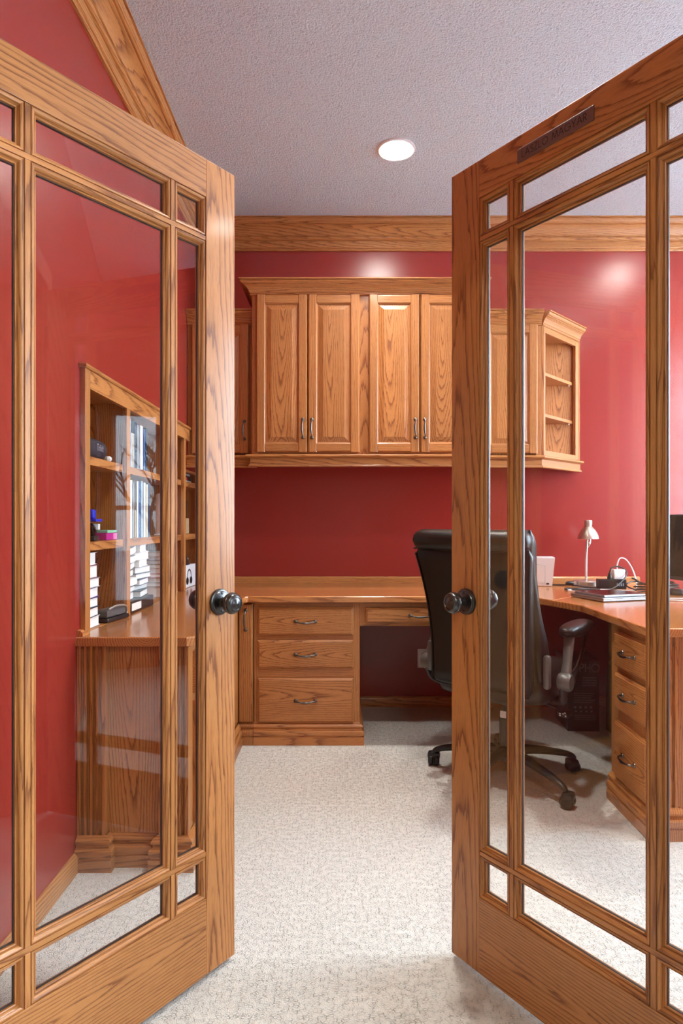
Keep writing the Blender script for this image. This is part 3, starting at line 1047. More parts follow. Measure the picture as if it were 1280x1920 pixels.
# ------------------------------------------------------------------ recessed lights
for i, (x, y, lab) in enumerate(((.27, 3.12, 'round recessed ceiling light glowing above the wall cabinets'),
                                 (2.05, 3.12, 'round recessed ceiling light over the right end of the desk'),
                                 (.27, 1.80, 'round recessed ceiling light just inside the double doors'),
                                 (2.05, 1.82, 'round recessed ceiling light near the narrow window'))):
    t = thing('recessed_light', lab, 'ceiling light', (x, y, ZC), 0, 'recessed ceiling lights')
    m = MB(); m.lathe([(.094, 0), (.094, -.004), (.086, -.008), (.080, -.006), (.078, .0)], 40, False); obj('trim_ring', m, M_TRIM, t, None, 40)
    m = MB(); m.lathe([(.0, -.004), (.05, -.004), (.079, -.002), (.079, .0), (0, 0)], 40, False); obj('lens', m, M_LENS, t, None, 40)
    ld = bpy.data.lights.new('lamp_beam', 'SPOT')
    ld.energy = CAN_WATTS; ld.color = (1.0, .97, .92); ld.spot_size = R(88); ld.spot_blend = 1.0; ld.shadow_soft_size = .06
    lo = bpy.data.objects.new('lamp_beam', ld); C.objects.link(lo); lo.parent = t; lo.location = (0, 0, -.012)
t = thing('hall_fill_light', 'unseen round fill light added in the hall behind the viewer', 'ceiling light', (.3, -1.2, ZC))  # made-up lamp out of view, added to brighten the door faces
m = MB(); m.lathe([(.0, -.07), (.12, -.06), (.19, -.03), (.21, 0)], 32, False); obj('shade', m, M_HALLFILL, t, None, 40)

# ------------------------------------------------------------------ built-in bookcase
ND = .27
t = thing('built_in_bookcase', 'oak bookcase recessed in the left wall behind glass door', 'bookcase', (0, 0, 0))
bx0 = XL-ND
bar(t, 'back_panel', bx0-.012, bx0, NY0, NY2, NZ0, NZ2, 2); bar(t, 'back_panel', bx0-.012, bx0, NY2, NY1, NZ0, NZ1, 2)
bar(t, 'side_panel', bx0, XL+.001, NY0, NY0+.014, TOPZ, NZ2, 2); bar(t, 'side_panel', bx0, XL+.001, NY1-.014, NY1, TOPZ, NZ1, 2)
bar(t, 'top_panel', bx0, XL+.001, NY0, NY2, NZ2-.014, NZ2, 1); bar(t, 'top_panel', bx0, XL+.001, NY2, NY1, NZ1-.014, NZ1, 1)
bar(t, 'bottom_panel', bx0, XL-.0005, NY0, NY1, TOPZ-.018, TOPZ-.0005, 1)
FX0, FX1 = XL+.0005, XL+.018
bar(t, 'face_stile', FX0, FX1, 2.103, 2.145, TOPZ+.0005, 1.655, 2)
bar(t, 'face_stile', FX0, FX1, 3.845, 3.885, TOPZ+.0005, 1.435, 2)
bar(t, 'face_rail', FX0, FX1+.0005, 2.145, 3.545, 1.592, 1.655, 1)
DV = (2.532, 3.44)
for y in DV:
    bar(t, 'face_stile', FX0, FX1, y-.020, y+.020, TOPZ+.0005, 1.592, 2)
    bar(t, 'divider', bx0, XL, y-.009, y+.009, TOPZ, NZ2-.014, 2)
SHZ = (1.071, 1.368)
bays = [(NY0+.015, DV[0]-.0095), (DV[0]+.0095, DV[1]-.0095), (DV[1]+.0095, NY1-.015)]
for a, b in bays:
    for z in SHZ:
        bar(t, 'shelf', bx0+.002, XL+.002, a, b, z-.030, z, 1)
    m = MB()
    for y in (a+.10, b-.06):
        zt_ = (NZ1 if a > 3.4 else NZ2)-.02
        s = MB(); s.box(bx0, bx0+.004, y-.008, y+.008, TOPZ+.01, zt_)
        so = obj('shelf_standard', s, M_STANDARD, t)
        s = MB()
        for k in range(26):
            z = TOPZ+.03+k*.032
            if z < zt_-.02:
                s.box(bx0+.004, bx0+.0045, y-.004, y+.004, z, z+.012)
        obj('slots', s, M_INK, so)['kind'] = 'stuff'
m = MB(); m.sweep([(XL+.001, 2.098), (XL+.018, 2.098), (XL+.018, 3.548)], [(0, 1.655), (.006, 1.655), (.010, 1.660), (.008, 1.667), (.003, 1.671), (-.015, 1.671), (-.015, 1.655)])
obj('cap_moulding', m, M_OAK, t, 1)


# things kept in the bookcase -------------------------------------------------
def book(loc, size, cover, label, rz=0.0, ry=0.0, group=None, upright=True, name='book', rx=0.0):
    # size = (depth x, thickness y, height z) upright, spine toward +x
    t = thing(name, label, 'book', loc, 0, group)
    t.rotation_euler = (rx, ry, rz)
    dx, dy, dz = size
    m = MB(); c = .0025
    m.box(-dx, 0, -dy/2, -dy/2+c, 0, dz); m.box(-dx, 0, dy/2-c, dy/2, 0, dz); m.box(-.004, 0, -dy/2, dy/2, 0, dz)
    obj('cover', m, cover, t)
    m = MB(); m.box(-dx+.003, -.004, -dy/2+c, dy/2-c, .003, dz-.003); obj('pages', m, M_PAPER, t)
    return t


def flatbook(loc, size, cover, label, rz=0.0, group=None, name='book'):
    # lying flat: fore edge toward +x ; size = (x, y, thickness)
    t = thing(name, label, 'book', loc, rz, group)
    dx, dy, dz = size; c = .002
    m = MB(); m.box(-dx, 0, -dy/2, dy/2, 0, c); m.box(-dx, 0, -dy/2, dy/2, dz-c, dz); m.box(-dx, -dx+.004, -dy/2, dy/2, 0, dz)
    obj('cover', m, cover, t)
    m = MB(); m.box(-dx+.004, -.004, -dy/2+.003, dy/2-.003, c, dz-c); obj('pages', m, M_PAPER, t)
    return t


cv = {k: colour('cover_'+k, c, .45) for k, c in dict(
    navy=(.02, .04, .10), blue=(.03, .10, .30), black=(.012, .012, .014), cream=(.62, .55, .42), grey=(.30, .31, .33),
    white=(.75, .75, .74), maroon=(.16, .02, .03), purple=(.12, .03, .22), magenta=(.45, .02, .22), green=(.25, .55, .35),
    paleblue=(.40, .52, .62), red=(.45, .03, .03), tan=(.45, .31, .16), darkgrey=(.05, .055, .06)).items()}

# stack of thick books in the first bay, bottom to top
ord_ = ['bottom', 'second from bottom', 'third from bottom', 'fourth from bottom', 'third from top', 'second from top', 'top']
z = TOPZ+.001
for i, (th, cc) in enumerate(((.036, 'white'), (.033, 'black'), (.034, 'navy'), (.036, 'purple'), (.033, 'grey'), (.046, 'maroon'), (.044, 'white'))):
    flatbook((XL-.012-random.uniform(0, .012), 2.238, z), (.20, .165 - .014*(i % 3), th), cv[cc],
             'thick book with white page edges, %s in the left bookcase stack' % ord_[i], R(random.uniform(-4, 4)), 'books stacked in the first bay')
    z += th+.0005

# hole punch on the desktop
t = thing('hole_punch', 'dark grey metal hole punch on the desktop beside the book stack', 'hole punch', (-.885, 2.432, TOPZ), R(80))
m = MB(); m.box(-.08, .08, -.032, .032, .0005, .016, .004); obj('base', m, M_BLACKP, t)
m = MB(); m.prism([(-.075, -.026), (.06, -.026), (.075, -.012), (.075, .012), (.06, .026), (-.075, .026)], .017, .047, .008); obj('body', m, colour('punch_grey', (.10, .105, .11), .35), t)
m = MB(); m.tube([(-.07, -.03, .05), (-.02, -.032, .058), (.05, -.03, .05), (.078, -.02, .03), (.08, -.02, .01)], .004, 8, 4); obj('lever', m, M_STANDARD, t, None, 50)

# shelf items of the first bay
zs = SHZ[0]+.001
t = thing('bluetooth_speaker', 'small black rounded speaker on the upper bookcase shelf', 'speaker', (XL-.035, 2.285, SHZ[1]+.001))
m = MB()
rr = []
for yy, s in ((-.10, .8), (-.097, .92), (-.09, 1), (.06, 1), (.085, .93), (.098, .75), (.102, .5)):
    rr.append([(.028*s*math.cos(a)*(1.0 if abs(math.cos(a)) < .98 else 1), yy, .037+.037*s*math.sin(a)) for a in [2*math.pi*k/24 for k in range(24)]])
m.loops(rr); obj('body', m, colour('speaker_mesh', (.013, .012, .022), .6), t, None, 50)
m = MB(); m.at(TX((.0285, -.015, .03), R(90))); lettering(m, 'Tribit', .022, .0022, .1); obj('lettering', m, colour('pale_print', (.4, .4, .45), .5), t)
t = tag(obj('crumpled_tissue', MB().ellipsoid((0, 0, .012), (.016, .014, .012), 9, 6), M_PAPER, None, None, None, (XL-.02, 2.408, SHZ[1])), 'tiny scrap of white tissue beside the black speaker', 'tissue')

t = thing('pen', 'dark marker pen standing upright against the first bay shelf side', 'pen', (XL-.07, 2.235, zs), 0)
m = MB(); m.lathe([(.0, 0), (.005, 0), (.005, .10), (.006, .10), (.006, .135), (.004, .14), (0, .14)], 10, False); obj('barrel', m, cv['darkgrey'], t, None, 40)
t = thing('gift_box', 'flat magenta box lying on the lower bookcase shelf', 'box', (XL-.02, 2.47, zs), R(0))
m = MB(); m.box(-.16, 0, -.075, .035, 0, .026, .001); obj('body', m, cv['magenta'], t)
m = MB(); m.box(-.0005, .0006, -.005, .036, .001, .025); obj('label_panel', m, colour('pink_print', (.72, .18, .42), .5), t)
t = thing('camera_mount', 'black gadget with cable beside the magenta box in bookcase', 'gadget', (XL-.035, 2.29, zs), R(12))
m = MB(); m.box(-.05, .02, -.045, .045, 0, .018, .004); obj('foot', m, M_BLACKP, t)
m = MB(); m.at(TX((-.015, 0, .038), 0, R(90))).lathe([(.0, -.04), (.026, -.04), (.03, -.03), (.03, .03), (.024, .04), (0, .04)], 20, False); obj('barrel', m, M_BLACKG, t, None, 40)
m = MB(); m.box(.0, .022, .015, .045, .04, .062, .002); obj('tag', m, M_WHITE, t)
t = thing('tape_dispenser', 'bright blue plastic clip resting on the black gadget', 'clip', (XL-.045, 2.307, zs+.0695), R(8))
m = MB(); m.box(-.03, .03, -.045, .05, 0, .010, .003); obj('base', m, colour('bright_blue', (.01, .02, .42), .35), t)
m = MB(); m.box(-.015, .015, -.018, .018, .010, .045, .006); obj('grip', m, colour('bright_blue_grip', (.012, .03, .48), .35), t)
tag(obj('folder', MB().box(-.15, 0, -.055, .045, 0, .010, .001), cv['green'], None, None, None, (XL-.022, 2.466, zs+.027)), 'pale green folder lying on top of the magenta box', 'folder')

# binders on the upper shelf of the middle bay
zt = SHZ[1]+.001
y = 2.575
bn = [('white', .050, .205, .0), ('paleblue', .045, .205, .0), ('white', .020, .150, .0), ('cream', .018, .150, 0), ('navy', .026, .205, 0),
      ('grey', .040, .195, 0), ('white', .044, .20, 0), ('blue', .030, .19, 0), ('black', .036, .20, 0)]
pos = ['leftmost', 'second from left', 'third from left', 'fourth from left', 'fifth from left', 'sixth from left', 'seventh from left', 'eighth from left', 'ninth from left', 'tenth from left', 'eleventh from left', 'rightmost']
for i, (cc, w, h, l) in enumerate(bn):
    book((XL-.02, y+w/2, zt), (.17, w, h), cv[cc], '%s %s binder, %s on the upper middle bookcase shelf' % (cc.replace('paleblue', 'pale blue'), 'wide' if w > .03 else 'thin', pos[i]), 0, 0, 'binders on the upper shelf', name='binder')
    y += w+.003
tag(obj('headset_cable', MB().tube([(0, 0, .01), (.01, .02, .05), (0, .05, .075), (-.01, .09, .05), (.012, .13, .012)], .006, 8, 5), M_BLACKP, None, None, 50, (XL-.03, 3.19, zt)), 'coil of black cable on upper bookcase shelf behind the muntin', 'cable')

# books on the lower shelf of the middle bay
y = 2.562
bk = [('darkgrey', .022, .235), ('cream', .026, .24), ('navy', .024, .238), ('white', .030, .245), ('grey', .020, .235), ('tan', .022, .12), ('white', .028, .245), ('blue', .024, .24),
      ('paleblue', .030, .25), ('white', .034, .245), ('cream', .030, .24), ('navy', .028, .245)]
for i, (cc, w, h) in enumerate(bk):
    book((XL-.015, y+w/2, zs), (.19, w, h), cv[cc], '%s upright book, %s on the lower middle bookcase shelf' % (cc.replace('paleblue', 'pale blue').replace('darkgrey', 'dark grey'), pos[i]), 0, 0, 'upright books on the lower shelf')
    y += w+.004
t = thing('router', 'white slim router standing at the right of the lower bookcase shelf', 'router', (XL-.045, 3.30, zs))
m = MB(); m.box(-.04, .02, -.06, .075, .004, .215, .012); obj('body', m, M_WHITE, t, None, 40)
m = MB(); m.box(-.045, .025, -.065, .08, 0, .006, .002); obj('foot', m, M_WHITE, t)

# papers and boxes on the desktop below
t = thing('letter_tray', 'low black tray with white label under the paper piles', 'tray', (XL-.005, 2.70, TOPZ+.0005), R(-2))
m = MB(); m.box(-.24, .02, -.14, .16, 0, .048, .004); obj('body', m, M_BLACKP, t)
m = MB(); m.box(.0195, .0206, -.11, .0, .010, .040); obj('label_panel', m, M_PAPER, t)
z = TOPZ+.050
words = ['bottom', 'second from bottom', 'third from bottom', 'fourth from bottom', 'fifth from bottom', 'sixth from bottom', 'top']
for i in range(7):
    th = (.034, .026, .036, .03, .03, .032, .036)[i]
    t = thing('paper_pile', 'loose white booklet, %s of the left paper pile in bookcase' % words[i], 'papers', (XL-.01+random.uniform(-.012, .01), 2.625, z), R(random.uniform(-3, 3)), 'booklets of the left paper pile')
    m = MB(); q = []
    bend = random.uniform(.3, 1.0)*.012
    for k in range(9):
        yy = -.065+.13*k/8
        zz = bend*((k-4)/4.0)**2*(1 if i > 1 else .3)
        q.append([(-.2, yy, zz), (0, yy, zz), (0, yy, zz+th-.008), (-.2, yy, zz+th-.008)])
    m.loops(q); obj('sheets', m, M_PAPER, t)
    m = MB(); m.loops([[(a[0]*1.01, a[1], a[2]-.001) for a in (r[0], r[1])] + [(r[1][0]+.003, r[1][1], r[1][2]+.001), (r[0][0], r[0][1], r[0][2]+.001)] for r in q]); obj('cover', m, cv['grey' if i % 2 else 'darkgrey'], t)
    z += th
z = TOPZ+.050
cl = ['black', 'darkgrey', 'navy', 'black', 'grey', 'white', 'white', 'white']
w8 = words[:6]+['second from top', 'top']
for i in range(8):
    th = (.028, .022, .026, .024, .028, .030, .034, .03)[i]
    flatbook((XL-.012+random.uniform(-.01, .012), 2.803, z), (.2, .15, th), cv[cl[i]], '%s catalogue, %s of the right paper pile in bookcase' % (cl[i].replace('darkgrey', 'dark grey'), w8[i]), R(random.uniform(-8, 8)), 'catalogues of the right paper pile', 'catalogue')
    z += th+.0005
z = TOPZ+.001
w9 = ['bottom', 'second from bottom', 'third from bottom', 'fourth from bottom', 'middle', 'fourth from top', 'third from top', 'second from top', 'top']
for i in range(9):
    th = (.052, .020, .024, .02, .026, .018, .022, .018, .020)[i]
    flatbook((XL+.0-random.uniform(0, .03)*(1 if i else 0), 3.245, z), (.2, .17, th), cv[('white', 'grey', 'white', 'red', 'white', 'tan', 'darkgrey', 'white', 'cream')[i]],
             'flat magazine, %s of the thin pile beside the bookcase divider' % w9[i], R(random.uniform(-7, 7)), 'magazines beside the divider', 'magazine')
    z += th+.0005

# last bay
t = thing('cartridge_box', 'small black box with red label on the highest corner shelf', 'box', (XL-.02, 3.60, zt))
m = MB(); m.box(-.10, 0, -.10, .14, 0, .036, .001); obj('body', m, M_BLACKP, t)
m = MB(); m.box(-.0003, .0006, -.08, .05, .012, .028); obj('label_panel', m, cv['red'], t)
m = MB(); m.box(-.0003, .0005, -.10, .14, .004, .009); obj('stripe', m, M_PAPER, t)
tag(obj('phone_case', MB().box(-.08, 0, -.09, .12, 0, .012, .002), cv['grey'], None, None, None, (XL-.022, 3.60, zt+.037)), 'thin grey case lying on the black box with red label', 'case')
t = thing('camera_bag', 'black fabric pouch standing above a cardboard box in bookcase corner', 'bag', (XL-.05, 3.60, zs+.092))
m = MB(); m.loops([[(x*s-.01, y*s, zz) for x, y in ((-.06, -.085), (.03, -.085), (.03, .085), (-.06, .085))] for zz, s in ((0, .9), (.01, 1), (.09, 1.05), (.105, .96))]); obj('body', m, M_BLACKP, t)
t = thing('carton', 'small cardboard carton on the lower corner shelf of bookcase', 'box', (XL-.025, 3.60, zs))
m = MB(); m.box(-.11, 0, -.10, .11, 0, .09, .001); obj('body', m, M_CARD, t)
m = MB(); m.box(-.0003, .0006, -.095, -.02, .012, .05); obj('label_panel', m, M_PAPER, t)
t = thing('headphone_box', 'white box printed with black headphones on the desktop corner', 'box', (XL-.012, 3.66, TOPZ+.0005), R(-4))
m = MB(); m.box(-.1, 0, -.115, .125, 0, .128, .001); obj('body', m, M_WHITE, t)
m = MB().at(TX((.0008, 0, 0), R(90)))
pts = [(-.040 + .080*(.5-.5*math.cos(math.pi*k/12)), 0, .045 + .055*math.sin(math.pi*k/12)) for k in range(13)]
for a, b in zip(pts[:-1], pts[1:]):
    d = (Vector(b)-Vector(a)).normalized(); s = Vector((-d.z, 0, d.x))*.005
    m.add([Vector(a)-s, Vector(b)-s, Vector(b)+s, Vector(a)+s], [(0, 1, 2, 3)])
for cx in (-.034, .034):
    m.add([(cx+.024*math.cos(2*math.pi*k/16), -.0001, .037+.022*math.sin(2*math.pi*k/16)) for k in range(16)], [tuple(range(16))])
lettering(m, 'AR', .016, .0035, .1, -.10, .106)
obj('printed_picture', m, M_INK, t)
t = thing('cap', 'black cap resting on the white headphone box', 'cap', (XL-.065, 3.64, TOPZ+.130), R(-4))
m = MB(); m.ellipsoid((0, 0, .0), (.055, .10, .072), 22, 12)
m.v = [(x, y, max(0, z)) for x, y, z in m.v]; obj('crown', m, M_BLACKP, t, None, 40)
m = MB(); m.at(TX((.052, 0, .036), R(90), R(-10))).add([(.013*math.cos(2*math.pi*k/14), 0, .005*math.sin(2*math.pi*k/14)) for k in range(14)], [tuple(range(14))]); obj('badge', m, M_STANDARD, t)

# ------------------------------------------------------------------ wall outlet
t = thing('wall_outlet', 'white outlet plate on the red wall under the desk', 'outlet', (.505, YB, .298))
m = MB(); m.box(-.036, .036, -.006, -.0005, -.058, .058, .0015); obj('plate', m, M_WHITE, t)
for z in (-.021, .021):
    m = MB(); m.at(TX((0, -.006, z), 0, R(90))).lathe([(.0, 0), (.0165, 0), (.0155, .002), (0, .002)], 18, False); s = obj('socket', m, colour('ivory_socket', (.74, .72, .66), .35), t)
    m = MB()
    for x in (-.006, .006):
        m.box(x-.001, x+.001, -.0086, -.0079, z-.002, z+.007)
    obj('slots', m, M_INK, s)

# ------------------------------------------------------------------ office chair
CH = thing('office_chair', 'dark brown leather executive chair on black five-star base', 'chair', (.733, 2.816, 0), -R(38.3))
for k in range(5):
    a = R(11 + 72*k + 38.3)
    m = MB().at(TX((0, 0, 0), a))
    m.tube([(.02, 0, .125), (.12, 0, .120), (.22, 0, .105), (.295, 0, .088), (.328, 0, .072), (.333, 0, .058)], [.030, .025, .020, .017, .014, .009], 12, 4, .8)
    lg = obj('leg', m, M_BLACKP, CH, None, 50)
    m = MB().at(TX((.333*math.cos(a), .333*math.sin(a), .0285), a + .5*k))
    for s in (-1, 1):
        m2 = TX((.333*math.cos(a), .333*math.sin(a), .0285), a + .9*k) @ TX((-.008, s*.0135, 0), 0, R(90))
        m.at(m2).lathe([(.0, -.0125), (.021, -.0125), (.0285, -.006), (.0285, .006), (.021, .0125), (0, .0125)], 18, False)
    obj('caster', m, M_BLACKP, lg, None, 35)
    m = MB().at(TX((.333*math.cos(a), .333*math.sin(a), .0285), a + .9*k))
    m.box(-.034, .012, -.029, .029, .0, .036, .012); obj('caster_hood', m, M_BLACKP, lg, None, 40)
m = MB(); m.lathe([(.0, .09), (.045, .09), (.045, .145), (.030, .15), (.030, .27), (.016, .275), (.016, .37), (0, .37)], 20, False); obj('gas_column', m, M_BLACKP, CH, None, 40)
m = MB(); m.box(-.014, .014, -.0325, -.0305, .275, .305); obj('label_sticker', m, M_WHITE, CH)
m = MB(); m.box(-.10, .10, -.13, .13, .36, .395, .01); obj('tilt_mechanism', m, M_BLACKP, CH)
m = MB(); m.tube([(.08, -.02, .375), (.2, -.03, .37), (.27, -.035, .352)], .006, 8, 3); lv = obj('tilt_lever', m, M_BLACKP, CH, None, 50)
m = MB(); m.at(TX((.275, -.04, .35), R(-20), R(20))).box(-.025, .025, -.02, .02, -.012, .012, .005); obj('lever_paddle', m, M_BLACKP, lv, None, 40)
m = MB().at(TX((.275, -.062, .352), R(-20)))
for q in ((-.016, -.01), (-.016, -.003), (0, 0), (.009, .005), (.012, -.007)):
    m.box(q[0]-.004, q[0]+.004, -.0006, 0, q[1]-.0012, q[1]+.0012); m.box(q[0]-.001, q[0]+.001, -.0006, 0, q[1]-.004, q[1]+.004)
obj('lever_print', m, M_WHITE, lv)


def cushion(rows, n=4.0, seg=40):
    # rows: (z, half width, y centre, half depth)
    rings = []
    for z, w, yc, hd in rows:
        rr = []
        for j in range(seg):
            a = 2*math.pi*j/seg
            ca, sa = math.cos(a), math.sin(a)
            rr.append((w*math.copysign(abs(ca)**(2/n), ca), yc + hd*math.copysign(abs(sa)**(2/n), sa), z))
        rings.append(rr)
    m = MB(); m.loops(rings)
    return m


def back_y(z):
    u = (z-.44)/.67
    return -.235 - .075*u - .045*u*u + .022*math.sin(u*math.pi)


def back_w(z):
    u = max(0, min(1, (z-.44)/.67))
    return .222 + .020*u + .030*u*u - .012*math.sin(u*math.pi)


rows = []
for k in range(19):
    u = k/18
    z = .44 + .60*u
    e = min(1, (u/.07)**.5 if u < .07 else 1) * min(1, ((1-u)/.03)**.4 if u > .97 else 1)
    e = max(e, .15)
    rows.append((z, back_w(z)*(.90+.10*e), back_y(z)-.012, .030*e))
bk_ = obj('backrest_shell', cushion(rows, 6.0), M_LEATHER, CH, None, 60)
# piping round the rear panel
for s in (-1, 1):
    pts = [(s*(back_w(z)-.004), back_y(z)-.036, z) for z in [.47+.06*i for i in range(10)]]
    pts = [(0, back_y(.448)-.034, .448), (s*.15, back_y(.448)-.034, .450), (s*.205, back_y(.455)-.035, .458)] + pts
    m = MB(); m.tube(pts, .0035, 6, 3); obj('piping', m, M_LEATHER, bk_, None, 60)
m = MB(); m.tube([(-.252, back_y(1.03)-.038, 1.03), (0, back_y(1.03)-.046, 1.036), (.252, back_y(1.03)-.038, 1.03)], .0035, 6, 5); obj('piping', m, M_LEATHER, bk_, None, 60)
rows = []
for k in range(25):
    u = k/24
    z = .455 + .655*u
    e = max(.12, min(1, (u/.08)**.5 if u < .08 else 1) * min(1, ((1-u)/.07)**.5 if u > .93 else 1))
    puff = .058 + .012*math.sin(u*3*math.pi)**2 + (.012 if u > .72 else 0)
    rows.append((z, (back_w(z)+.008-.022*u)*(.93+.07*e), back_y(z)+.052-.022*u, puff*e*(1-.2*u)))
obj('back_cushion', cushion(rows, 3.2), M_LEATHER, CH, None, 60)
# headrest roll folding over the top of the shell
rows = [(1.030, .240, -.350, .040), (1.045, .250, -.352, .052), (1.065, .254, -.354, .058), (1.085, .250, -.354, .052), (1.100, .240, -.352, .038), (1.108, .222, -.350, .020)]
obj('headrest', cushion(rows, 4.0), M_LEATHER, CH, None, 60)
for s in (-1, 1):   # side bolsters
    pts = [(s*(back_w(z)+.004-.03*i/10), back_y(z)+.062-.035*i/10+.012*math.sin((z-.45)*9), z) for i, z in enumerate([.50+.052*i for i in range(11)])]
    m = MB(); m.tube(pts, [.026, .042, .046, .044, .036, .030, .028, .028, .027, .024, .014], 14, 3, .8); obj('side_bolster', m, M_LEATHER, CH, None, 60)
rows = [(.395, .215, .0, .20), (.405, .245, .005, .235), (.43, .258, .01, .25), (.47, .262, .015, .255), (.505, .255, .015, .245), (.522, .225, .015, .215), (.528, .15, .015, .15)]
obj('seat', cushion(rows, 4.5), M_LEATHER, CH, None, 60)
for s in (-1, 1):
    m = MB(); m.ellipsoid((s*.300, .035, .695), (.045, .155, .030), 26, 14, 2.6); pd = obj('arm_pad', m, M_LEATHER, CH, None, 60)
    m = MB(); m.tube([(s*.300+.034*math.cos(a), .035+.128*math.sin(a), .711-.004*abs(math.sin(a))) for a in [2*math.pi*k/20 for k in range(21)]], .002, 6, 2); obj('piping', m, M_LEATHER, pd, None, 60)
    m = MB(); m.tube([(s*.300, -.060, .675), (s*.305, -.085, .635), (s*.310, -.118, .575), (s*.312, -.142, .525), (s*.308, -.148, .490)], [.024, .021, .019, .024, .030], 12, 4, .55, (0, 1, 0)); ar = obj('arm_support', m, M_GREYMET, CH, None, 50)
    m = MB(); m.at(TX((s*.312, -.145, .505), 0, 0, R(90))).lathe([(.0, -.026), (.030, -.026), (.036, -.018), (.036, .018), (.030, .026), (0, .026)], 22, False); obj('pivot_cap', m, M_GREYMET, ar, None, 40)
    m = MB(); m.tube([(s*.308, -.15, .50), (s*.30, -.13, .44), (s*.27, -.06, .402), (s*.16, .0, .392)], [.028, .022, .018, .018], 10, 4, .6); obj('arm_bracket', m, M_BLACKP, ar, None, 50)
    m = MB(); m.box(s*.262-.014, s*.262+.014, -.225, -.19, .48, .615, .012); obj('back_bracket', m, M_GREYMET, CH, None, 40)
    m = MB(); m.tube([(s*.300, .15, .672), (s*.302, .11, .60), (s*.305, .02, .53), (s*.308, -.11, .50)], [.010, .012, .014, .018], 10, 4, .6); obj('arm_brace', m, M_BLACKP, CH, None, 50)

# ------------------------------------------------------------------ under the desk
t = thing('electronics_box', 'black printed carton standing on the carpet under the desk', 'box', (1.325, 3.56, 0), R(-4))
m = MB(); m.box(-.085, .085, -.12, .13, 0, .39, .002); obj('body', m, M_BLACKP, t)
m = MB(); PY = -.1206
pr = colour('grey_print', (.16, .17, .18), .5)
lettering(m, 'PHO', .042, .006, .12, -.02, .325, PY)
for k in range(4):
    m.box(-.005, .07, PY, PY+.0003, .29-.014*k, .295-.014*k)
for k in range(5):
    m.box(-.05, .06-.01*(k % 3), PY, PY+.0003, .205-.012*k, .208-.012*k)
for k in range(4):
    m.box(-.05+.028*k, -.038+.028*k, PY, PY+.0003, .125, .137); m.box(-.045+.028*k, -.036+.028*k, PY, PY+.0003, .105, .113)
for k in range(3):
    m.box(-.05, .065, PY, PY+.0003, .085-.011*k, .087-.011*k)
obj('printed_text', m, pr, t)
t = thing('paper_bag', 'dark brown bag standing between the black carton and the drawers', 'bag', (1.555, 3.41, 0), R(0))
m = MB(); m.loops([[(-.10*s, -.07, z), (.10*s, -.07, z), (.10*s, .07, z), (-.10*s, .07, z)] for z, s in ((0, 1), (.30, 1.0), (.36, .9), (.395, .6))]); obj('body', m, colour('dark_kraft', (.06, .035, .022), .7), t)

# ------------------------------------------------------------------ on the desktop
DZT = TOPZ+.0005
t = thing('white_speaker', 'white tapered device box on the desk behind the chair', 'device', (1.165, 3.735, DZT), R(-12))
m = MB(); m.loops([[(-.075*s, -.06*q, z), (.075*s, -.06*q, z), (.075*s, .07, z), (-.075*s, .07, z)] for z, s, q in ((0, .90, .80), (.004, .94, .86), (.165, 1.12, 1.1), (.170, 1.10, 1.08))]); obj('body', m, M_WHITE, t)
m = MB(); m.at(TX((-.01, -.057, .02), 0, R(8.2))).rect_steps(-.04, .04, .0, .11, [(0, .0), (.0012, -.0008), (.0022, 0)], False, False); obj('panel_line', m, colour('grey_line', (.4, .4, .42), .5), t)
m = MB(); m.at(TX((.045, -.053, .012), 0, R(8.2))).box(-.008, .008, -.001, .002, 0, .008); obj('socket', m, M_INK, t)

t = thing('desk_lamp', 'brushed nickel gooseneck desk lamp with bell shade', 'lamp', (1.445, 3.735, DZT))
m = MB(); m.lathe([(.0, 0), (.075, 0), (.078, .004), (.078, .026), (.073, .030), (.02, .031), (.012, .036), (0, .036)], 40, False); obj('base', m, M_NICKEL, t, None, 35)
m = MB(); m.tube([(0, 0, .03), (0, 0, .12), (.002, 0, .2), (.006, 0, .27)], .0065, 10, 4); obj('stem', m, M_NICKEL, t, None, 50)
m = MB(); m.tube([(.008, 0, .225), (.022, 0, .25), (.022, 0, .285)], .005, 8, 3); m.box(.008, .024, -.006, .006, .243, .258, .002); obj('bracket', m, M_NICKEL, t, None, 40)
m = MB(); m.at(TX((.012, 0, .275), 0, 0)).lathe([(.058, 0), (.060, .002), (.057, .018), (.050, .036), (.040, .052), (.028, .066), (.021, .072), (.0205, .084), (.022, .085), (.022, .108), (.020, .111), (.0, .112)], 36, False); obj('shade', m, M_NICKEL, t, None, 35)
m = MB(); m.at(TX((.012, 0, .277), 0, 0)).lathe([(.0, .01), (.05, .012)], 24, False); obj('shade_inside', m, M_WHITE, t)

t = thing('charging_hub', 'black charging block with ports beside the desk lamp', 'charger', (1.525, 3.575, DZT), R(-3))
m = MB(); m.box(-.075, .075, -.028, .03, 0, .052, .003); obj('body', m, M_BLACKP, t)
m = MB()
for k in range(4):
    m.box(.02+k*.011, .026+k*.011, -.0286, -.0278, .016, .032)
obj('ports', m, colour('grey_port', (.3, .3, .33), .4), t)
t = thing('plug_adapter', 'white square power adapter plugged into the charging block', 'plug', (1.565, 3.578, DZT+.052))
m = MB(); m.box(-.032, .032, -.024, .024, 0, .056, .006); obj('body', m, M_WHITE, t, None, 40)
m = MB(); m.tube([(-.004, 0, .055), (-.004, 0, .085), (.012, .0, .118), (.045, 0, .11), (.075, -.01, .06), (.078, -.05, .0), (.055, -.10, -.045), (.0, -.15, -.048), (-.1, -.12, -.048), (-.22, -.09, -.048), (-.33, -.13, -.048),
                  (-.3, -.22, -.048), (-.2, -.23, -.048)], .0035, 8, 5); obj('cord', m, M_WHITE, t, None, 50)
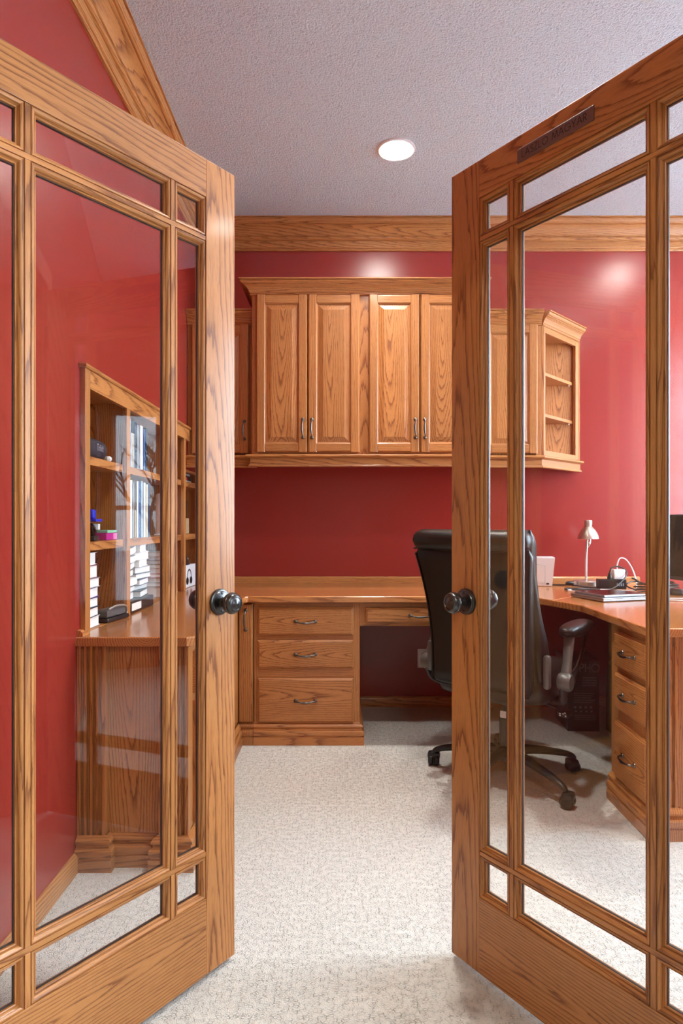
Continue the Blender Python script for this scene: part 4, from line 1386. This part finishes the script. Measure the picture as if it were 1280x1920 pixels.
t = thing('black_plug', 'black plug with looping cord in the charging block', 'plug', (1.515, 3.57, DZT+.052))
m = MB(); m.lathe([(.0, 0), (.014, 0), (.014, .012), (.009, .03), (.005, .04), (0, .04)], 14, False); obj('body', m, M_BLACKP, t, None, 40)
m = MB(); m.tube([(0, 0, .035), (.008, 0, .062), (.045, 0, .072), (.085, -.01, .052), (.078, -.03, .02), (.03, -.055, -.02), (-.04, -.09, -.047), (-.15, -.10, -.047), (-.27, -.10, -.047), (-.26, -.05, -.047), (-.13, -.04, -.047)], .004, 8, 5); obj('cord', m, M_BLACKP, t, None, 50)
t = thing('black_cable', 'black cable with inline switch lying left of the lamp base', 'cable', (1.250, 3.650, DZT))
m = MB(); m.tube([(-.02, .10, .004), (.05, .08, .004), (.10, .04, .006), (.15, -.06, .004), (.24, -.09, .004)], .004, 8, 5); obj('cord', m, M_BLACKP, t, None, 50)
m = MB(); m.ellipsoid((.085, .05, .016), (.026, .014, .014), 14, 8); obj('switch', m, M_BLACKP, t, None, 50)

t = thing('laptop', 'closed silver laptop lying on the desk under a tablet', 'laptop', (1.315, 3.085, DZT), R(17))
m = MB(); m.box(-.128, .128, -.10, .14, .002, .013, .003); obj('base', m, M_GUN, t)
m = MB(); m.box(-.128, .128, -.10, .14, .0132, .019, .002); obj('lid', m, M_GUN, t)
t = thing('tablet', 'silver tablet with dark screen lying on the closed laptop', 'tablet', (1.322, 3.088, DZT+.0195), R(17))
m = MB(); m.box(-.118, .122, -.085, .13, 0, .011, .003); obj('body', m, M_GUN, t)
m = MB(); m.box(-.110, .114, -.077, .122, .0108, .0116); obj('screen', m, M_SCREEN, t)

t = thing('monitor', 'black computer monitor at the right end of the desk', 'monitor', (1.795, 3.085, DZT), R(-75))
m = MB(); m.box(-.27, .27, -.012, .012, .075, .415, .004); obj('housing', m, M_BLACKP, t)
m = MB(); m.box(-.262, .262, -.0128, -.0118, .095, .407); obj('screen', m, M_SCREEN, t)
m = MB(); m.box(-.03, .03, .012, .03, .02, .22, .004); obj('neck', m, M_BLACKP, t)
for s in (-1, 1):
    m = MB(); m.tube([(s*.03, .02, .07), (s*.07, .0, .03), (s*.10, -.03, .0095)], .007, 8, 4); obj('stand_leg', m, M_BLACKP, t, None, 50)
t = thing('mouse', 'black rounded mouse on the desk near the monitor', 'mouse', (1.735, 3.285, DZT), R(25))
m = MB(); m.ellipsoid((0, 0, 0), (.045, .065, .032), 22, 12, 2.4); m.v = [(x, y, max(0, z)) for x, y, z in m.v]; obj('body', m, M_BLACKP, t, None, 50)
m = MB(); m.tube([(0, .06, .012), (-.03, .12, .004), (-.10, .14, .004), (-.16, .08, .004)], .003, 6, 4); obj('cord', m, M_BLACKP, t, None, 50)
for i, (x, y, lab) in enumerate(((1.655, 3.42, 'tangle of black cable on the desk left of the monitor'), (1.79, 3.50, 'coiled black cable on the desk behind the monitor'))):
    m = MB(); pts = []
    for k in range(26):
        a = k*.75
        pts.append((math.cos(a)*(.05+.025*math.sin(k*1.7)), math.sin(a)*(.04+.02*math.cos(k*2.3)), .005+.0016*k))
    m.tube(pts, .0042, 7, 3)
    if i == 0:
        m.tube([(.03, .02, .03), (-.05, .05, .05), (-.11, .01, .03), (-.07, -.03, .008)], .004, 7, 5)
        m.tube([(-.02, .05, .045), (-.04, .06, .06), (-.055, .065, .066)], .005, 7, 3)
    tag(obj('cable_tangle', m, M_BLACKP, None, None, 50, (x, y, DZT)), lab, 'cable', 'black cables near the monitor')
tag(obj('white_cable', MB().tube([(-.16, .05, .004), (-.05, .0, .004), (.10, -.05, .004), (.20, -.02, .004), (.17, .03, .004), (.03, .04, .004), (-.15, .07, .004)], .0035, 8, 6), M_WHITE, None, None, 50, (1.545, 3.03, DZT)), 'white charging cable looping across the desk right of laptop', 'cable')
